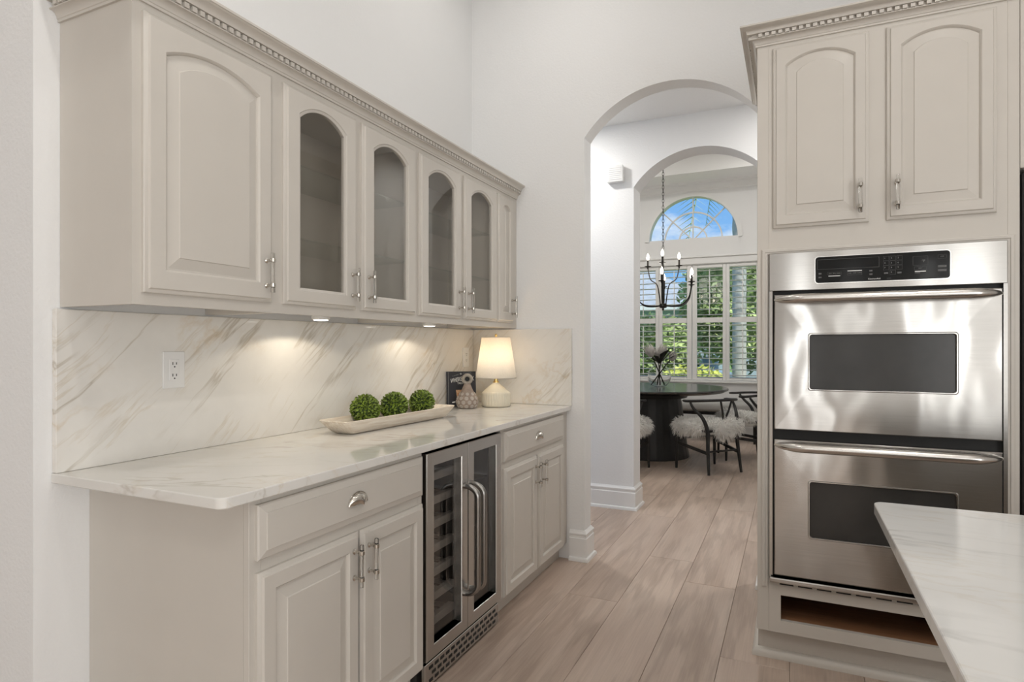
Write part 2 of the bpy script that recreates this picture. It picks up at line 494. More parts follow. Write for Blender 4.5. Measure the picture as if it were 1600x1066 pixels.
# ---------------------------------------------------------------- geometry helpers
class G:
    def __init__(self):
        self.v = []
        self.f = []

    def add(self, verts, faces):
        n = len(self.v)
        self.v.extend(tuple(p) for p in verts)
        self.f.extend(tuple(i + n for i in q) for q in faces)
        return self

    def box(self, x0, x1, y0, y1, z0, z1):
        if x0 > x1: x0, x1 = x1, x0
        if y0 > y1: y0, y1 = y1, y0
        if z0 > z1: z0, z1 = z1, z0
        return self.add([(x0, y0, z0), (x1, y0, z0), (x1, y1, z0), (x0, y1, z0), (x0, y0, z1), (x1, y0, z1), (x1, y1, z1), (x0, y1, z1)],
                        [(0, 3, 2, 1), (4, 5, 6, 7), (0, 1, 5, 4), (1, 2, 6, 5), (2, 3, 7, 6), (3, 0, 4, 7)])

    def bbox(self, x0, x1, y0, y1, z0, z1, b=0.003, seg=1):
        bm = bmesh.new()
        g = G().box(x0, x1, y0, y1, z0, z1)
        vs_ = [bm.verts.new(p) for p in g.v]
        for q in g.f:
            bm.faces.new([vs_[i] for i in q])
        bmesh.ops.bevel(bm, geom=bm.edges[:], offset=b, segments=seg, profile=0.5, affect='EDGES')
        bm.verts.index_update()
        self.add([p.co[:] for p in bm.verts], [[q.index for q in fc.verts] for fc in bm.faces])
        bm.free()
        return self

    def loft(self, loops, cap0=True, cap1=True, closed=True):
        n = len(loops[0])
        vs_, fs_ = [], []
        for lp in loops:
            vs_.extend(lp)
        for i in range(len(loops) - 1):
            for j in range(n if closed else n - 1):
                k = (j + 1) % n
                fs_.append((i * n + j, i * n + k, (i + 1) * n + k, (i + 1) * n + j))
        if cap0:
            fs_.append(tuple(reversed(range(n))))
        if cap1:
            fs_.append(tuple((len(loops) - 1) * n + j for j in range(n)))
        return self.add(vs_, fs_)

    def lathe(self, prof, c=(0, 0, 0), n=24, axis='z', cap=True, wave=None):
        loops = []
        for (r, h) in prof:
            lp = []
            for j in range(n):
                a = 2 * PI * j / n
                rr = r if wave is None else r * wave(a, h)
                if axis == 'z':
                    lp.append((c[0] + rr * math.cos(a), c[1] + rr * math.sin(a), c[2] + h))
                elif axis == 'x':
                    lp.append((c[0] + h, c[1] + rr * math.cos(a), c[2] + rr * math.sin(a)))
                else:
                    lp.append((c[0] + rr * math.sin(a), c[1] + h, c[2] + rr * math.cos(a)))
            loops.append(lp)
        return self.loft(loops, cap, cap)

    def tube(self, pts, r, n=10, cap=True):
        pts = [Vector(p) for p in pts]
        rs = r if isinstance(r, (list, tuple)) else [r] * len(pts)
        loops = []
        prev = None
        for i, p in enumerate(pts):
            d = (pts[min(i + 1, len(pts) - 1)] - pts[max(i - 1, 0)]).normalized()
            if prev is None:
                up = Vector((0, 0, 1)) if abs(d.z) < 0.9 else Vector((1, 0, 0))
                a = d.cross(up).normalized()
            else:
                a = (prev - d * prev.dot(d)).normalized()
            prev = a
            b_ = d.cross(a)
            loops.append([p + a * (rs[i] * math.cos(2 * PI * j / n)) + b_ * (rs[i] * math.sin(2 * PI * j / n)) for j in range(n)])
        return self.loft(loops, cap, cap)

    def ellip(self, c, r, nu=16, nv=10):
        loops = []
        for i in range(1, nv):
            t = PI * i / nv
            loops.append([(c[0] + r[0] * math.sin(t) * math.cos(2 * PI * j / nu), c[1] + r[1] * math.sin(t) * math.sin(2 * PI * j / nu), c[2] - r[2] * math.cos(t)) for j in range(nu)])
        return self.loft(loops, True, True)

    def sweep(self, prof, path, closed_prof=True, caps=True):
        """prof: (offset, z) pairs; path: 2D points; offset goes to the right of travel, mitred"""
        P2 = [Vector(p) for p in path]
        ns = []
        for a, c in zip(P2[:-1], P2[1:]):
            d = (c - a).normalized()
            ns.append(Vector((d.y, -d.x)))
        loops = []
        for i, p in enumerate(P2):
            if i == 0:
                mvec = ns[0]
            elif i == len(P2) - 1:
                mvec = ns[-1]
            else:
                mvec = (ns[i - 1] + ns[i]) / (1 + ns[i - 1].dot(ns[i]))
            loops.append([(p.x + o * mvec.x, p.y + o * mvec.y, z) for (o, z) in prof])
        return self.loft(loops, caps, caps)


def obj(name, g, mat, parent=None, smooth=None, label=None, fix=True):
    me = bpy.data.meshes.new(name)
    off = Vector((0, 0, 0))
    if parent is not None:
        r = parent
        while r.parent is not None:
            r = r.parent
        off = r.location.copy()
    me.from_pydata([tuple(Vector(p) - off) for p in g.v], [], g.f)
    if fix:
        bm = bmesh.new()
        bm.from_mesh(me)
        bmesh.ops.recalc_face_normals(bm, faces=bm.faces[:])
        bm.to_mesh(me)
        bm.free()
    if isinstance(mat, str):
        mat = MATS[mat]
    me.materials.append(mat)
    if smooth is not None:
        for p in me.polygons:
            p.use_smooth = True
        me.set_sharp_from_angle(angle=math.radians(smooth))
    me.update()
    o = bpy.data.objects.new(name, me)
    COL.objects.link(o)
    if parent is not None:
        o.parent = parent
    if label:
        o['label'] = label
    return o


def tag(o, label, cat, group=None):
    o['label'] = label
    o['category'] = cat
    if group:
        o['group'] = group
    return o


def thing(name, label, cat, loc=(0, 0, 0), group=None):
    o = bpy.data.objects.new(name, None)
    o.empty_display_size = 0.1
    COL.objects.link(o)
    o.location = loc
    return tag(o, label, cat, group)


def struct(name, g, mat, parent=None, smooth=None):
    o = obj(name, g, mat, parent, smooth)
    if parent is None:
        o['kind'] = 'structure'
    return o


def link_copy(src, parent, loc=None, rot=None, scale=None):
    c = src.copy()
    COL.objects.link(c)
    c.parent = parent
    if loc is not None:
        c.location = loc
    if rot is not None:
        c.rotation_euler = rot
    if scale is not None:
        c.scale = scale
    return c


def copy_tree(o, parent=None):
    c = o.copy()
    COL.objects.link(c)
    c.parent = parent
    for ch in list(o.children):
        copy_tree(ch, c)
    return c


def text(name, body, size, M, mat, parent, depth=0.0004, bend=0.0, align='LEFT', shear=0.0):
    """lettering as thin flat mesh; M maps (s, z, d) to world"""
    cu = bpy.data.curves.new(name, 'FONT')
    cu.body = body
    cu.size = size
    cu.extrude = depth
    cu.align_x = align
    cu.shear = shear
    cu.resolution_u = 3
    t = bpy.data.objects.new('lettering_source', cu)
    COL.objects.link(t)
    dg = bpy.context.evaluated_depsgraph_get()
    me = bpy.data.meshes.new_from_object(t.evaluated_get(dg))
    g = G()
    g.v = [M(v.co.x, v.co.y + bend * v.co.x * v.co.x, v.co.z + depth) for v in me.vertices]
    g.f = [tuple(p.vertices) for p in me.polygons]
    bpy.data.objects.remove(t)
    bpy.data.curves.remove(cu)
    bpy.data.meshes.remove(me)
    return obj(name, g, mat, parent)


def wall_x(x):       # front faces +X, s runs along +Y
    return lambda s, z, d: (x + d, s, z)


def wall_y(y):       # front faces -Y, s runs along +X
    return lambda s, z, d: (s, y - d, z)


# ---------------------------------------------------------------- room shell
XL, YF = -1.872, 3.42            # cabinet wall, arch wall
TOPK, TOPH, TOPD = 3.66, 3.0, 3.62
ARCH = (-0.633, 0.483, 2.497, 0.247)
WT1, YH0, YH1 = 3.54, 4.64, 4.85
YW = 9.05


def arc_z(s, c, hw, zs, rise):
    R = (hw * hw + rise * rise) / (2 * rise)
    return zs + rise - R + math.sqrt(max(0.0, R * R - (s - c) ** 2))


def arch_wall(x0, x1, y0, y1, ztop, c, hw, zs, rise, z0=0.0, n=40, sides=True):
    g = G()
    if sides:
        g.box(x0, c - hw, y0, y1, z0, ztop)
        g.box(c + hw, x1, y0, y1, z0, ztop)
    pts = [c - hw + 2 * hw * i / n for i in range(n + 1)]
    zz = [arc_z(s, c, hw, zs, rise) for s in pts]
    for i in range(n):
        a, b_ = pts[i], pts[i + 1]
        g.add([(a, y0, zz[i]), (b_, y0, zz[i + 1]), (b_, y0, ztop), (a, y0, ztop), (a, y1, zz[i]), (b_, y1, zz[i + 1]), (b_, y1, ztop), (a, y1, ztop)],
              [(0, 1, 2, 3), (5, 4, 7, 6), (0, 4, 5, 1), (3, 2, 6, 7)])
    return g


# floor with separate planks
fl = struct('floor', G().box(-5.0, 3.4, -5.0, YW + 0.15, -0.10, -0.008), 'oak_plank')
PW = 0.2585
plank_cache = {}


def plank_mesh(L):
    key = round(L, 2)
    if key not in plank_cache:
        w, c = PW / 2 - 0.0006, 0.0012
        h = key / 2 - 0.0006
        g = G().loft([[(-w, -h, -0.008), (w, -h, -0.008), (w, h, -0.008), (-w, h, -0.008)],
                      [(-w, -h, -c), (w, -h, -c), (w, h, -c), (-w, h, -c)],
                      [(-w + c, -h + c, 0), (w - c, -h + c, 0), (w - c, h - c, 0), (-w + c, h - c, 0)]])
        me = bpy.data.meshes.new('plank')
        me.from_pydata(g.v, [], g.f)
        me.materials.append(MATS['oak_plank'])
        plank_cache[key] = me
    return plank_cache[key]


rr = random.Random(3)
for k in range(-11, 9):
    xc = -0.529 + PW * (k + 0.5)
    ends = {-2: 2.94, 0: 3.35, -1: 2.05, 1: 2.60}.get(k, None)
    start = (ends - 1.62 * 3) if ends is not None else -0.9 - rr.random() * 1.6
    y = start
    while y < YW + 0.05:
        y1 = y + 1.62
        a, b_ = max(y, -0.6), min(y1, YW + 0.1)
        if b_ - a > 0.15:
            o = bpy.data.objects.new('plank', plank_mesh(b_ - a))
            COL.objects.link(o)
            o.parent = fl
            o.location = (xc, (a + b_) / 2, 0)
        y = y1

struct('wall_left', G().box(XL - 0.13, XL, 1.064, WT1, 0, TOPK), 'wall_paint')
struct('wall_near', G().box(-5.0, XL, 0.944, 1.064, 0, TOPK), 'wall_paint')
struct('wall_far', arch_wall(XL, 3.4, YF, WT1, TOPK, *ARCH), 'wall_paint', smooth=30)
struct('wall_hall', arch_wall(-4.0, 3.4, YH0, YH1, 4.1, *ARCH), 'wall_paint', smooth=30)
struct('wall_right', G().box(3.4, 3.52, -5.0, -4.7, 0, TOPK).box(3.4, 3.52, -0.5, YF + 0.12, 0, TOPK).box(3.4, 3.52, -4.7, -0.5, 0, 0.07).box(3.4, 3.52, -4.7, -0.5, 2.17, TOPK), 'wall_paint')  # opening cut for the added right fill light
g = G()
xs = sorted([(x - w / 2, x + w / 2) for (x, z, w, h, e) in BACK_WINDOWS])
prev = -5.0
for (a, b_) in xs:
    g.box(prev, a, BACK_Y - 0.15, BACK_Y, 0, TOPK)
    g.box(a, b_, BACK_Y - 0.15, BACK_Y, 0, 0.2)
    g.box(a, b_, BACK_Y - 0.15, BACK_Y, 2.5, TOPK)
    prev = b_
g.box(prev, 3.4, BACK_Y - 0.15, BACK_Y, 0, TOPK)
struct('wall_back', g, 'wall_paint')
g = G().box(-5.15, -5.0, -5.0, -4.0, 0, TOPK).box(-5.15, -5.0, -0.4, 1.064, 0, TOPK).box(-5.15, -5.0, -4.0, -0.4, 0, 0.35).box(-5.15, -5.0, -4.0, -0.4, 2.65, TOPK)  # opening left for the added side light
struct('wall_side', g, 'wall_paint')
struct('ceiling', G().box(-5.0, 3.4, BACK_Y, YF, TOPK, TOPK + 0.1), 'ceiling_paint')
struct('ceiling_hall', G().box(-4.0, 3.4, WT1, YH0, TOPH, TOPH + 0.1), 'ceiling_paint')
struct('wall_hall_left', G().box(-4.1, -4.0, WT1, YH0, 0, TOPH), 'wall_paint')
struct('wall_hall_right', G().box(3.4, 3.5, WT1, YH0, 0, TOPH), 'wall_paint')
# dining room
DX0, DX1 = -3.35, 0.75
struct('wall_dining_left', G().box(DX0 - 0.1, DX0, YH1, YW, 0, 4.1), 'wall_paint')
struct('wall_dining_right', G().box(DX1, DX1 + 0.1, YH1, YW, 0, 4.1), 'wall_paint')
g = G()
g.box(DX0, DX1, 8.47, YW, TOPD, TOPD + 0.08).box(DX0, DX1, YH1, 5.45, TOPD, TOPD + 0.08)
g.box(DX0, DX0 + 0.6, 5.45, 8.47, TOPD, TOPD + 0.08).box(DX1 - 0.6, DX1, 5.45, 8.47, TOPD, TOPD + 0.08)
g.box(DX0 + 0.6, DX1 - 0.6, 8.47, 8.55, TOPD + 0.08, 3.86).box(DX0 + 0.6, DX1 - 0.6, 5.37, 5.45, TOPD + 0.08, 3.86)
g.box(DX0 + 0.52, DX0 + 0.6, 5.37, 8.55, TOPD + 0.08, 3.86).box(DX1 - 0.6, DX1 - 0.52, 5.37, 8.55, TOPD + 0.08, 3.86)
g.box(DX0 + 0.5, DX1 - 0.5, 5.35, 8.57, 3.86, 3.94)
struct('ceiling_dining', g, 'ceiling_paint')
# window wall: wide opening below, half-round above
WX0, WX1, WZ0, WZ1 = -2.29, -0.37, 0.775, 2.44
FX, FZ, FR = -1.322, 2.812, 0.655
g = arch_wall(WX0, WX1, YW, YW + 0.15, 4.1, FX, FR - 0.002, FZ, FR - 0.003, z0=WZ1, n=48)
g.box(DX0 - 0.1, WX0, YW, YW + 0.15, 0, 4.1).box(WX1, DX1 + 0.1, YW, YW + 0.15, 0, 4.1)
g.box(WX0, WX1, YW, YW + 0.15, 0, WZ0).box(FX - FR, FX + FR, YW, YW + 0.15, WZ1, FZ)
struct('wall_window', g, 'wall_paint', smooth=25)

# baseboards (with shoe moulding), crown in the dining room, window casing
BB = [(0, 0), (0.030, 0), (0.030, 0.010), (0.026, 0.020), (0.017, 0.024), (0.017, 0.132), (0.013, 0.136), (0.013, 0.150), (0.017, 0.154), (0.017, 0.162), (0.008, 0.172), (0.005, 0.178), (0, 0.178)]
AX0, AX1 = ARCH[0] - ARCH[1], ARCH[0] + ARCH[1]


def baseboard(name, path):
    struct(name, G().sweep(BB, path), 'trim_paint', smooth=40)


baseboard('baseboard_far', [(-1.205, YF), (AX0, YF), (AX0, WT1), (-3.9, WT1)])
baseboard('baseboard_jamb', [(3.3, WT1), (AX1, WT1), (AX1, YF), (-0.133, YF)])
baseboard('baseboard_hall', [(-3.9, YH0), (AX0, YH0), (AX0, YH1), (DX0 + 0.05, YH1)])
baseboard('baseboard_hall_right', [(DX1 - 0.05, YH1), (AX1, YH1), (AX1, YH0), (3.3, YH0)])
baseboard('baseboard_near', [(-4.9, 0.944), (XL, 0.944), (XL, 1.085)])
baseboard('baseboard_window', [(DX0 + 0.05, YW), (DX1 - 0.05, YW)])
CR = [(0, 3.50), (0.012, 3.50), (0.012, 3.52), (0.03, 3.535), (0.055, 3.565), (0.085, 3.585), (0.10, 3.59), (0.10, 3.605), (0.105, 3.62), (0, 3.62)]
struct('trim_1', G().sweep(CR, [(DX0, YH1), (DX0, YW), (DX1, YW), (DX1, YH1)]), 'trim_paint', smooth=40)
struct('trim_2', G().bbox(WX0 - 0.09, WX1 + 0.09, YW - 0.022, YW, WZ1 + 0.01, WZ1 + 0.10, 0.004).bbox(WX0 - 0.11, WX1 + 0.11, YW - 0.04, YW, WZ1 + 0.10, WZ1 + 0.13, 0.006), 'trim_paint')
struct('trim_3', G().bbox(WX0 - 0.11, WX1 + 0.11, YW - 0.05, YW, WZ0 - 0.03, WZ0, 0.005), 'trim_paint')

# half-round window
win = struct('window_1', G().sweep([(0, 0), (0.001, 0)], [(0, 0), (0, 1)]), 'window_vinyl')
bpy.data.objects.remove(win)


def ring_y(c, r0, r1, y0, y1, a0=0.0, a1=PI, n=48):
    g = G()
    loops = []
    for i in range(n + 1):
        a = a0 + (a1 - a0) * i / n
        ca, sa = math.cos(a), math.sin(a)
        loops.append([(c[0] + r0 * ca, y0, c[1] + r0 * sa), (c[0] + r1 * ca, y0, c[1] + r1 * sa), (c[0] + r1 * ca, y1, c[1] + r1 * sa), (c[0] + r0 * ca, y1, c[1] + r0 * sa)])
    return g.loft(loops)


g = ring_y((FX, FZ), FR - 0.035, FR + 0.028, YW - 0.016, YW + 0.13)
g.box(FX - FR - 0.01, FX + FR + 0.01, YW + 0.02, YW + 0.13, FZ, FZ + 0.02)
win = struct('window_1', g, 'window_vinyl', smooth=30)
for r_m in (0.405, 0.195):
    obj('muntin', ring_y((FX, FZ), r_m - 0.010, r_m + 0.010, YW + 0.06, YW + 0.085), 'window_vinyl', win, smooth=30)
for a in (45, 90, 135):
    d = Vector((math.cos(math.radians(a)), 0, math.sin(math.radians(a))))
    p0, p1 = Vector((FX, YW + 0.0725, FZ)) + d * 0.02, Vector((FX, YW + 0.0725, FZ)) + d * (FR - 0.03)
    obj('muntin', G().tube([p0, p1], 0.011, 6), 'window_vinyl', win)
# one pane per cell of the fan
for (ra, rb) in ((0.0, 0.195), (0.195, 0.405), (0.405, FR - 0.034)):
    for q in range(4):
        obj('pane', ring_y((FX, FZ), max(ra, 0.004), rb, YW + 0.070, YW + 0.074, q * PI / 4, (q + 1) * PI / 4, 8), 'window_glass', win)

# wide window behind the shutters: two sashes side by side
for i, (a, b_) in enumerate(((WX0, -1.33), (-1.33, WX1))):
    g = G()
    g.box(a, a + 0.05, YW + 0.07, YW + 0.14, WZ0, WZ1).box(b_ - 0.05, b_, YW + 0.07, YW + 0.14, WZ0, WZ1)
    g.box(a, b_, YW + 0.07, YW + 0.14, WZ0, WZ0 + 0.05).box(a, b_, YW + 0.07, YW + 0.14, WZ1 - 0.05, WZ1).box(a, b_, YW + 0.07, YW + 0.14, 1.61, 1.66)
    w_ = struct('window_%d' % (i + 2), g, 'window_vinyl')
    mid = (a + b_) / 2
    obj('muntin', G().box(mid - 0.011, mid + 0.011, YW + 0.09, YW + 0.12, WZ0 + 0.05, WZ1 - 0.05), 'window_vinyl', w_)
    for (z0, z1) in ((WZ0 + 0.05, 1.61), (1.66, WZ1 - 0.05)):
        for (p, q) in ((a + 0.05, mid), (mid, b_ - 0.05)):
            obj('pane', G().box(p, q, YW + 0.103, YW + 0.107, z0, z1), 'window_glass', w_)

# unseen back windows: frames, plus white sheets added to keep blue sky out
for i, (x, z, w, h, e) in enumerate(BACK_WINDOWS):
    g = G().box(x - w / 2, x - w / 2 + 0.03, BACK_Y - 0.1, BACK_Y - 0.03, 0.2, 2.5).box(x + w / 2 - 0.03, x + w / 2, BACK_Y - 0.1, BACK_Y - 0.03, 0.2, 2.5)
    g.box(x - w / 2, x + w / 2, BACK_Y - 0.1, BACK_Y - 0.03, 0.2, 0.24).box(x - w / 2, x + w / 2, BACK_Y - 0.1, BACK_Y - 0.03, 2.46, 2.5)
    wb = struct('window_%d' % (i + 4), g, 'window_vinyl')
    obj('roller_shade', G().box(x - w / 2 + 0.03, x + w / 2 - 0.03, BACK_Y - 0.07, BACK_Y - 0.065, 0.24, 2.46), 'shade_cloth', wb)

# frames dressing the wide openings added for side light, with sky-blocking sheets
for i, (x, ya, yb, z0, z1) in enumerate(((3.46, -4.7, -0.5, 0.07, 2.17), (-5.08, -4.0, -0.4, 0.35, 2.65))):
    g = G()
    for q in range(4):
        yy = ya + (yb - ya - 0.06) * q / 3
        g.box(x - 0.03, x + 0.03, yy, yy + 0.06, z0, z1)
    g.box(x - 0.03, x + 0.03, ya, yb, z0, z0 + 0.05).box(x - 0.03, x + 0.03, ya, yb, z1 - 0.05, z1)
    wb = struct('window_%d' % (i + 4 + len(BACK_WINDOWS)), g, 'window_vinyl')
    obj('roller_shade', G().box(x - 0.003, x + 0.003, ya, yb, z0, z1), 'shade_cloth', wb)

# plantation shutters
OPEN = [(-2.203, -1.853, 'leftmost shutter panel beside the left jamb, blue house showing through its louvers'),
        (-1.751, -1.401, 'shutter panel behind the chandelier arms, second from left'),
        (-1.257, -0.907, 'shutter panel right of the thick centre post, full of green hedge'),
        (-0.812, -0.462, 'rightmost shutter panel with the pale palm trunk behind its louvers')]
SEC = [(0.815, 1.605, 10, 26), (1.679, 2.395, 9, 6)]
bounds = [(-2.27, -1.802), (-1.802, -1.331), (-1.327, -0.860), (-0.860, -0.39)]
YS0, YS1 = YW + 0.005, YW + 0.034
louver_src = None
for (a, b_, lab), (p0, p1) in zip(OPEN, bounds):
    sh = thing('window_shutter', lab, 'shutter', ((a + b_) / 2, YW + 0.02, WZ0), 'plantation shutters of the dining window')
    for (q0, q1) in ((p0, a), (b_, p1)):
        obj('stile', G().bbox(q0 + 0.002, q1 - 0.0, YS0, YS1, WZ0 + 0.004, WZ1 - 0.004, 0.003), 'shutter_paint', sh)
    for (z0, z1) in ((WZ0 + 0.004, 0.815), (1.605, 1.679), (2.395, WZ1 - 0.004)):
        obj('rail', G().bbox(a, b_, YS0, YS1, z0, z1, 0.003), 'shutter_paint', sh)
    for (z0, z1, n, tilt) in SEC:
        for i in range(n):
            zc = z0 + (z1 - z0) * (i + 0.5) / n
            if louver_src is None:
                lp = []
                for xx in (-0.173, 0.173):
                    lp.append([(xx, 0.040 * math.cos(t), 0.0055 * math.sin(t)) for t in [2 * PI * k / 10 for k in range(10)]])
                louver_src = obj('louver', G().loft(lp), 'shutter_paint', sh, smooth=50)
                louver_src.data.transform(Matrix.Translation(sh.location))
                lo = louver_src
            else:
                lo = link_copy(louver_src, sh)
            lo.location = (0, 0.0, zc - WZ0)
            lo.rotation_euler = (math.radians(-tilt * 0.35), 0, 0)
        mid = (a + b_) / 2
        obj('tilt_rod', G().box(mid - 0.006, mid + 0.006, YS0 - 0.030, YS0 - 0.018, z0 + 0.03, z1 - 0.03), 'shutter_paint', sh)


# ---------------------------------------------------------------- cabinet doors and hardware
def panel_loop(M, s0, s1, z0, z1, rise, d, n=14):
    """door-shaped loop: straight sides, arched top springing at z1 - rise"""
    zs = z1 - rise
    c, hw = (s0 + s1) / 2, (s1 - s0) / 2
    pts = [(s0, z0), (s1, z0), (s1, zs)]
    for i in range(1, n):
        s = s1 + (s0 - s1) * i / n
        pts.append((s, arc_z(s, c, hw, zs, rise) if rise > 1e-5 else z1))
    pts.append((s0, zs))
    return [M(s, z, d) for s, z in pts]


POST_SRC = {}


def handle(M, s, zc, d, parent, key):
    r = 0.0062
    g = G()
    zc0, zc1 = zc - 0.064, zc + 0.064
    n = 12
    loops = []
    for zz, rr_ in ((zc0, r * 0.8), (zc0 + 0.0015, r), (zc1 - 0.0015, r), (zc1, r * 0.8)):
        loops.append([M(s + rr_ * math.cos(2 * PI * j / n), zz, d + 0.029 + rr_ * math.sin(2 * PI * j / n)) for j in range(n)])
    obj('handle_bar', g.loft(loops), 'acrylic', parent, smooth=40, label='clear acrylic handle bar')
    for zz in (zc - 0.040, zc + 0.040):
        g = G()
        prof = [(0.0085, 0.0), (0.0085, 0.003), (0.0045, 0.006), (0.0042, 0.016), (0.0060, 0.021)]
        g.loft([[M(s + q * math.cos(2 * PI * j / 10), zz + q * math.sin(2 * PI * j / 10), d + h) for j in range(10)] for q, h in prof])
        ring = [(0.0066, -0.0065), (0.0088, -0.0055), (0.0088, 0.0055), (0.0066, 0.0065)]
        g.loft([[M(s + q * math.cos(2 * PI * j / 12), zz + h, d + 0.029 + q * math.sin(2 * PI * j / 12)) for j in range(12)] for q, h in ring], False, False)
        obj('handle_post', g, 'nickel', parent, smooth=40)


def raised_door(root, M, s0, s1, z0, z1, th=0.020, rise=0.035, stile=0.062, rail=0.062, hand=None, hz=None, key='x', d0=0.0):
    def rect(k, d):
        return panel_loop(M, s0 + k, s1 - k, z0 + k, z1 - k, 0, d0 + d)
    ps0, ps1, pz0, pz1 = s0 + stile, s1 - stile, z0 + rail, z1 - rail + (rise * 0.25 if rise else 0)
    loops = [rect(0.0, 0.0), rect(0, th * 0.45), rect(0.004, th * 0.62), rect(0.010, th * 0.72), rect(0.013, th),
             panel_loop(M, ps0 - 0.006, ps1 + 0.006, pz0 - 0.006, pz1 + 0.006, rise, d0 + th),
             panel_loop(M, ps0 - 0.002, ps1 + 0.002, pz0 - 0.002, pz1 + 0.002, rise, d0 + th - 0.004),
             panel_loop(M, ps0, ps1, pz0, pz1, rise, d0 + th - 0.009),
             panel_loop(M, ps0, ps1, pz0, pz1, rise, d0 + 0.002)]
    dr = obj('door', G().loft(loops, True, False), 'cabinet_paint', root, smooth=28)
    lp = [panel_loop(M, ps0, ps1, pz0, pz1, rise, d0 + 0.003),
          panel_loop(M, ps0, ps1, pz0, pz1, rise, d0 + th - 0.010),
          panel_loop(M, ps0 + 0.005, ps1 - 0.005, pz0 + 0.005, pz1 - 0.005, rise, d0 + th - 0.010),
          panel_loop(M, ps0 + 0.034, ps1 - 0.034, pz0 + 0.034, pz1 - 0.034, rise * 0.9, d0 + th - 0.0035),
          panel_loop(M, ps0 + 0.036, ps1 - 0.036, pz0 + 0.036, pz1 - 0.036, rise * 0.9, d0 + th - 0.0005)]
    obj('panel', G().loft(lp), 'cabinet_paint', dr, smooth=10)
    if hand:
        hs = s1 - 0.031 if hand == 'R' else s0 + 0.031
        handle(M, hs, hz, d0 + th, dr, key)
    return dr


def glass_door(root, M, s0, s1, z0, z1, th=0.020, rise=0.046, stile=0.072, hand=None, hz=None, key='x', d0=0.0):
    def rect(k, d):
        return panel_loop(M, s0 + k, s1 - k, z0 + k, z1 - k, 0, d0 + d)
    ps0, ps1, pz0, pz1 = s0 + stile, s1 - stile, z0 + 0.060, z1 - 0.048
    loops = [panel_loop(M, ps0, ps1, pz0, pz1, rise, d0), rect(0, 0), rect(0, th * 0.45), rect(0.004, th * 0.62), rect(0.010, th * 0.72), rect(0.013, th),
             panel_loop(M, ps0 - 0.010, ps1 + 0.010, pz0 - 0.010, pz1 + 0.010, rise, d0 + th),
             panel_loop(M, ps0 - 0.008, ps1 + 0.008, pz0 - 0.008, pz1 + 0.008, rise, d0 + th - 0.003),
             panel_loop(M, ps0, ps1, pz0, pz1, rise, d0 + th - 0.006),
             panel_loop(M, ps0, ps1, pz0, pz1, rise, d0)]
    dr = obj('door', G().loft(loops, False, False), 'cabinet_paint', root, smooth=28)
    obj('pane', G().loft([panel_loop(M, ps0 - 0.002, ps1 + 0.002, pz0 - 0.002, pz1 + 0.002, rise, d0 + 0.006), panel_loop(M, ps0 - 0.002, ps1 + 0.002, pz0 - 0.002, pz1 + 0.002, rise, d0 + 0.009)]), 'cabinet_glass', dr, label='grey tinted glass with an arched top')
    if hand:
        hs = s1 - 0.031 if hand == 'R' else s0 + 0.031
        handle(M, hs, hz, d0 + th, dr, key)
    return dr


def drawer_front(root, M, s0, s1, z0, z1, th=0.020):
    def rect(k, d):
        return [M(s, z, d) for s, z in ((s0 + k, z0 + k), (s1 - k, z0 + k), (s1 - k, z1 - k), (s0 + k, z1 - k))]
    loops = [rect(0, 0), rect(0, th * 0.45), rect(0.004, th * 0.62), rect(0.010, th * 0.70), rect(0.022, th * 0.86), rect(0.0235, th)]
    dr = obj('drawer', G().loft(loops), 'cabinet_paint', root)
    # cup pull: ribbed half shell, open below
    g = G()
    c, zc, W, Hh, D = (s0 + s1) / 2, (z0 + z1) / 2 - 0.012, 0.044, 0.036, 0.026
    loops = []
    nn, mm = 20, 8
    for i in range(nn + 1):
        a = PI * i / nn
        rib = 1.0 + 0.02 * math.cos(a * 14)
        loops.append([M(c - W * rib * math.cos(a) * math.cos(PI / 2 * j / mm) ** 0.8, zc + Hh * rib * math.sin(a) * math.cos(PI / 2 * j / mm) ** 0.6, th + D * math.sin(PI / 2 * j / mm) * (0.35 + 0.65 * math.sin(a) ** 0.7)) for j in range(mm + 1)])
    g.loft(loops, False, False, closed=False)
    obj('cup_pull', g, 'nickel', dr, smooth=60, label='brushed nickel half-round cup pull')
    g = G()
    rim = []
    for i in range(nn + 1):
        a = PI * i / nn
        rim.append(M(c - (W + 0.001) * math.cos(a), zc + (Hh + 0.001) * math.sin(a), th + 0.0012))
    obj('pull_rim', G().tube(rim, 0.0018, 6), 'nickel', dr, smooth=60)
    return dr


# ---------------------------------------------------------------- crown moulding with dentils
def crown_prof(z0, h=0.080, p=0.060):
    q = [(0, 0), (0.10, 0), (0.10, 0.09), (0.14, 0.11), (0.16, 0.20), (0.22, 0.28), (0.33, 0.33), (0.46, 0.34), (0.46, 0.38), (0.34, 0.38), (0.34, 0.60),
         (0.58, 0.60), (0.58, 0.63), (0.60, 0.72), (0.68, 0.80), (0.82, 0.85), (0.92, 0.88), (0.94, 0.90), (1.0, 0.91), (1.0, 1.0), (0, 1.0)]
    return [(a * p, z0 + b_ * h) for a, b_ in q]


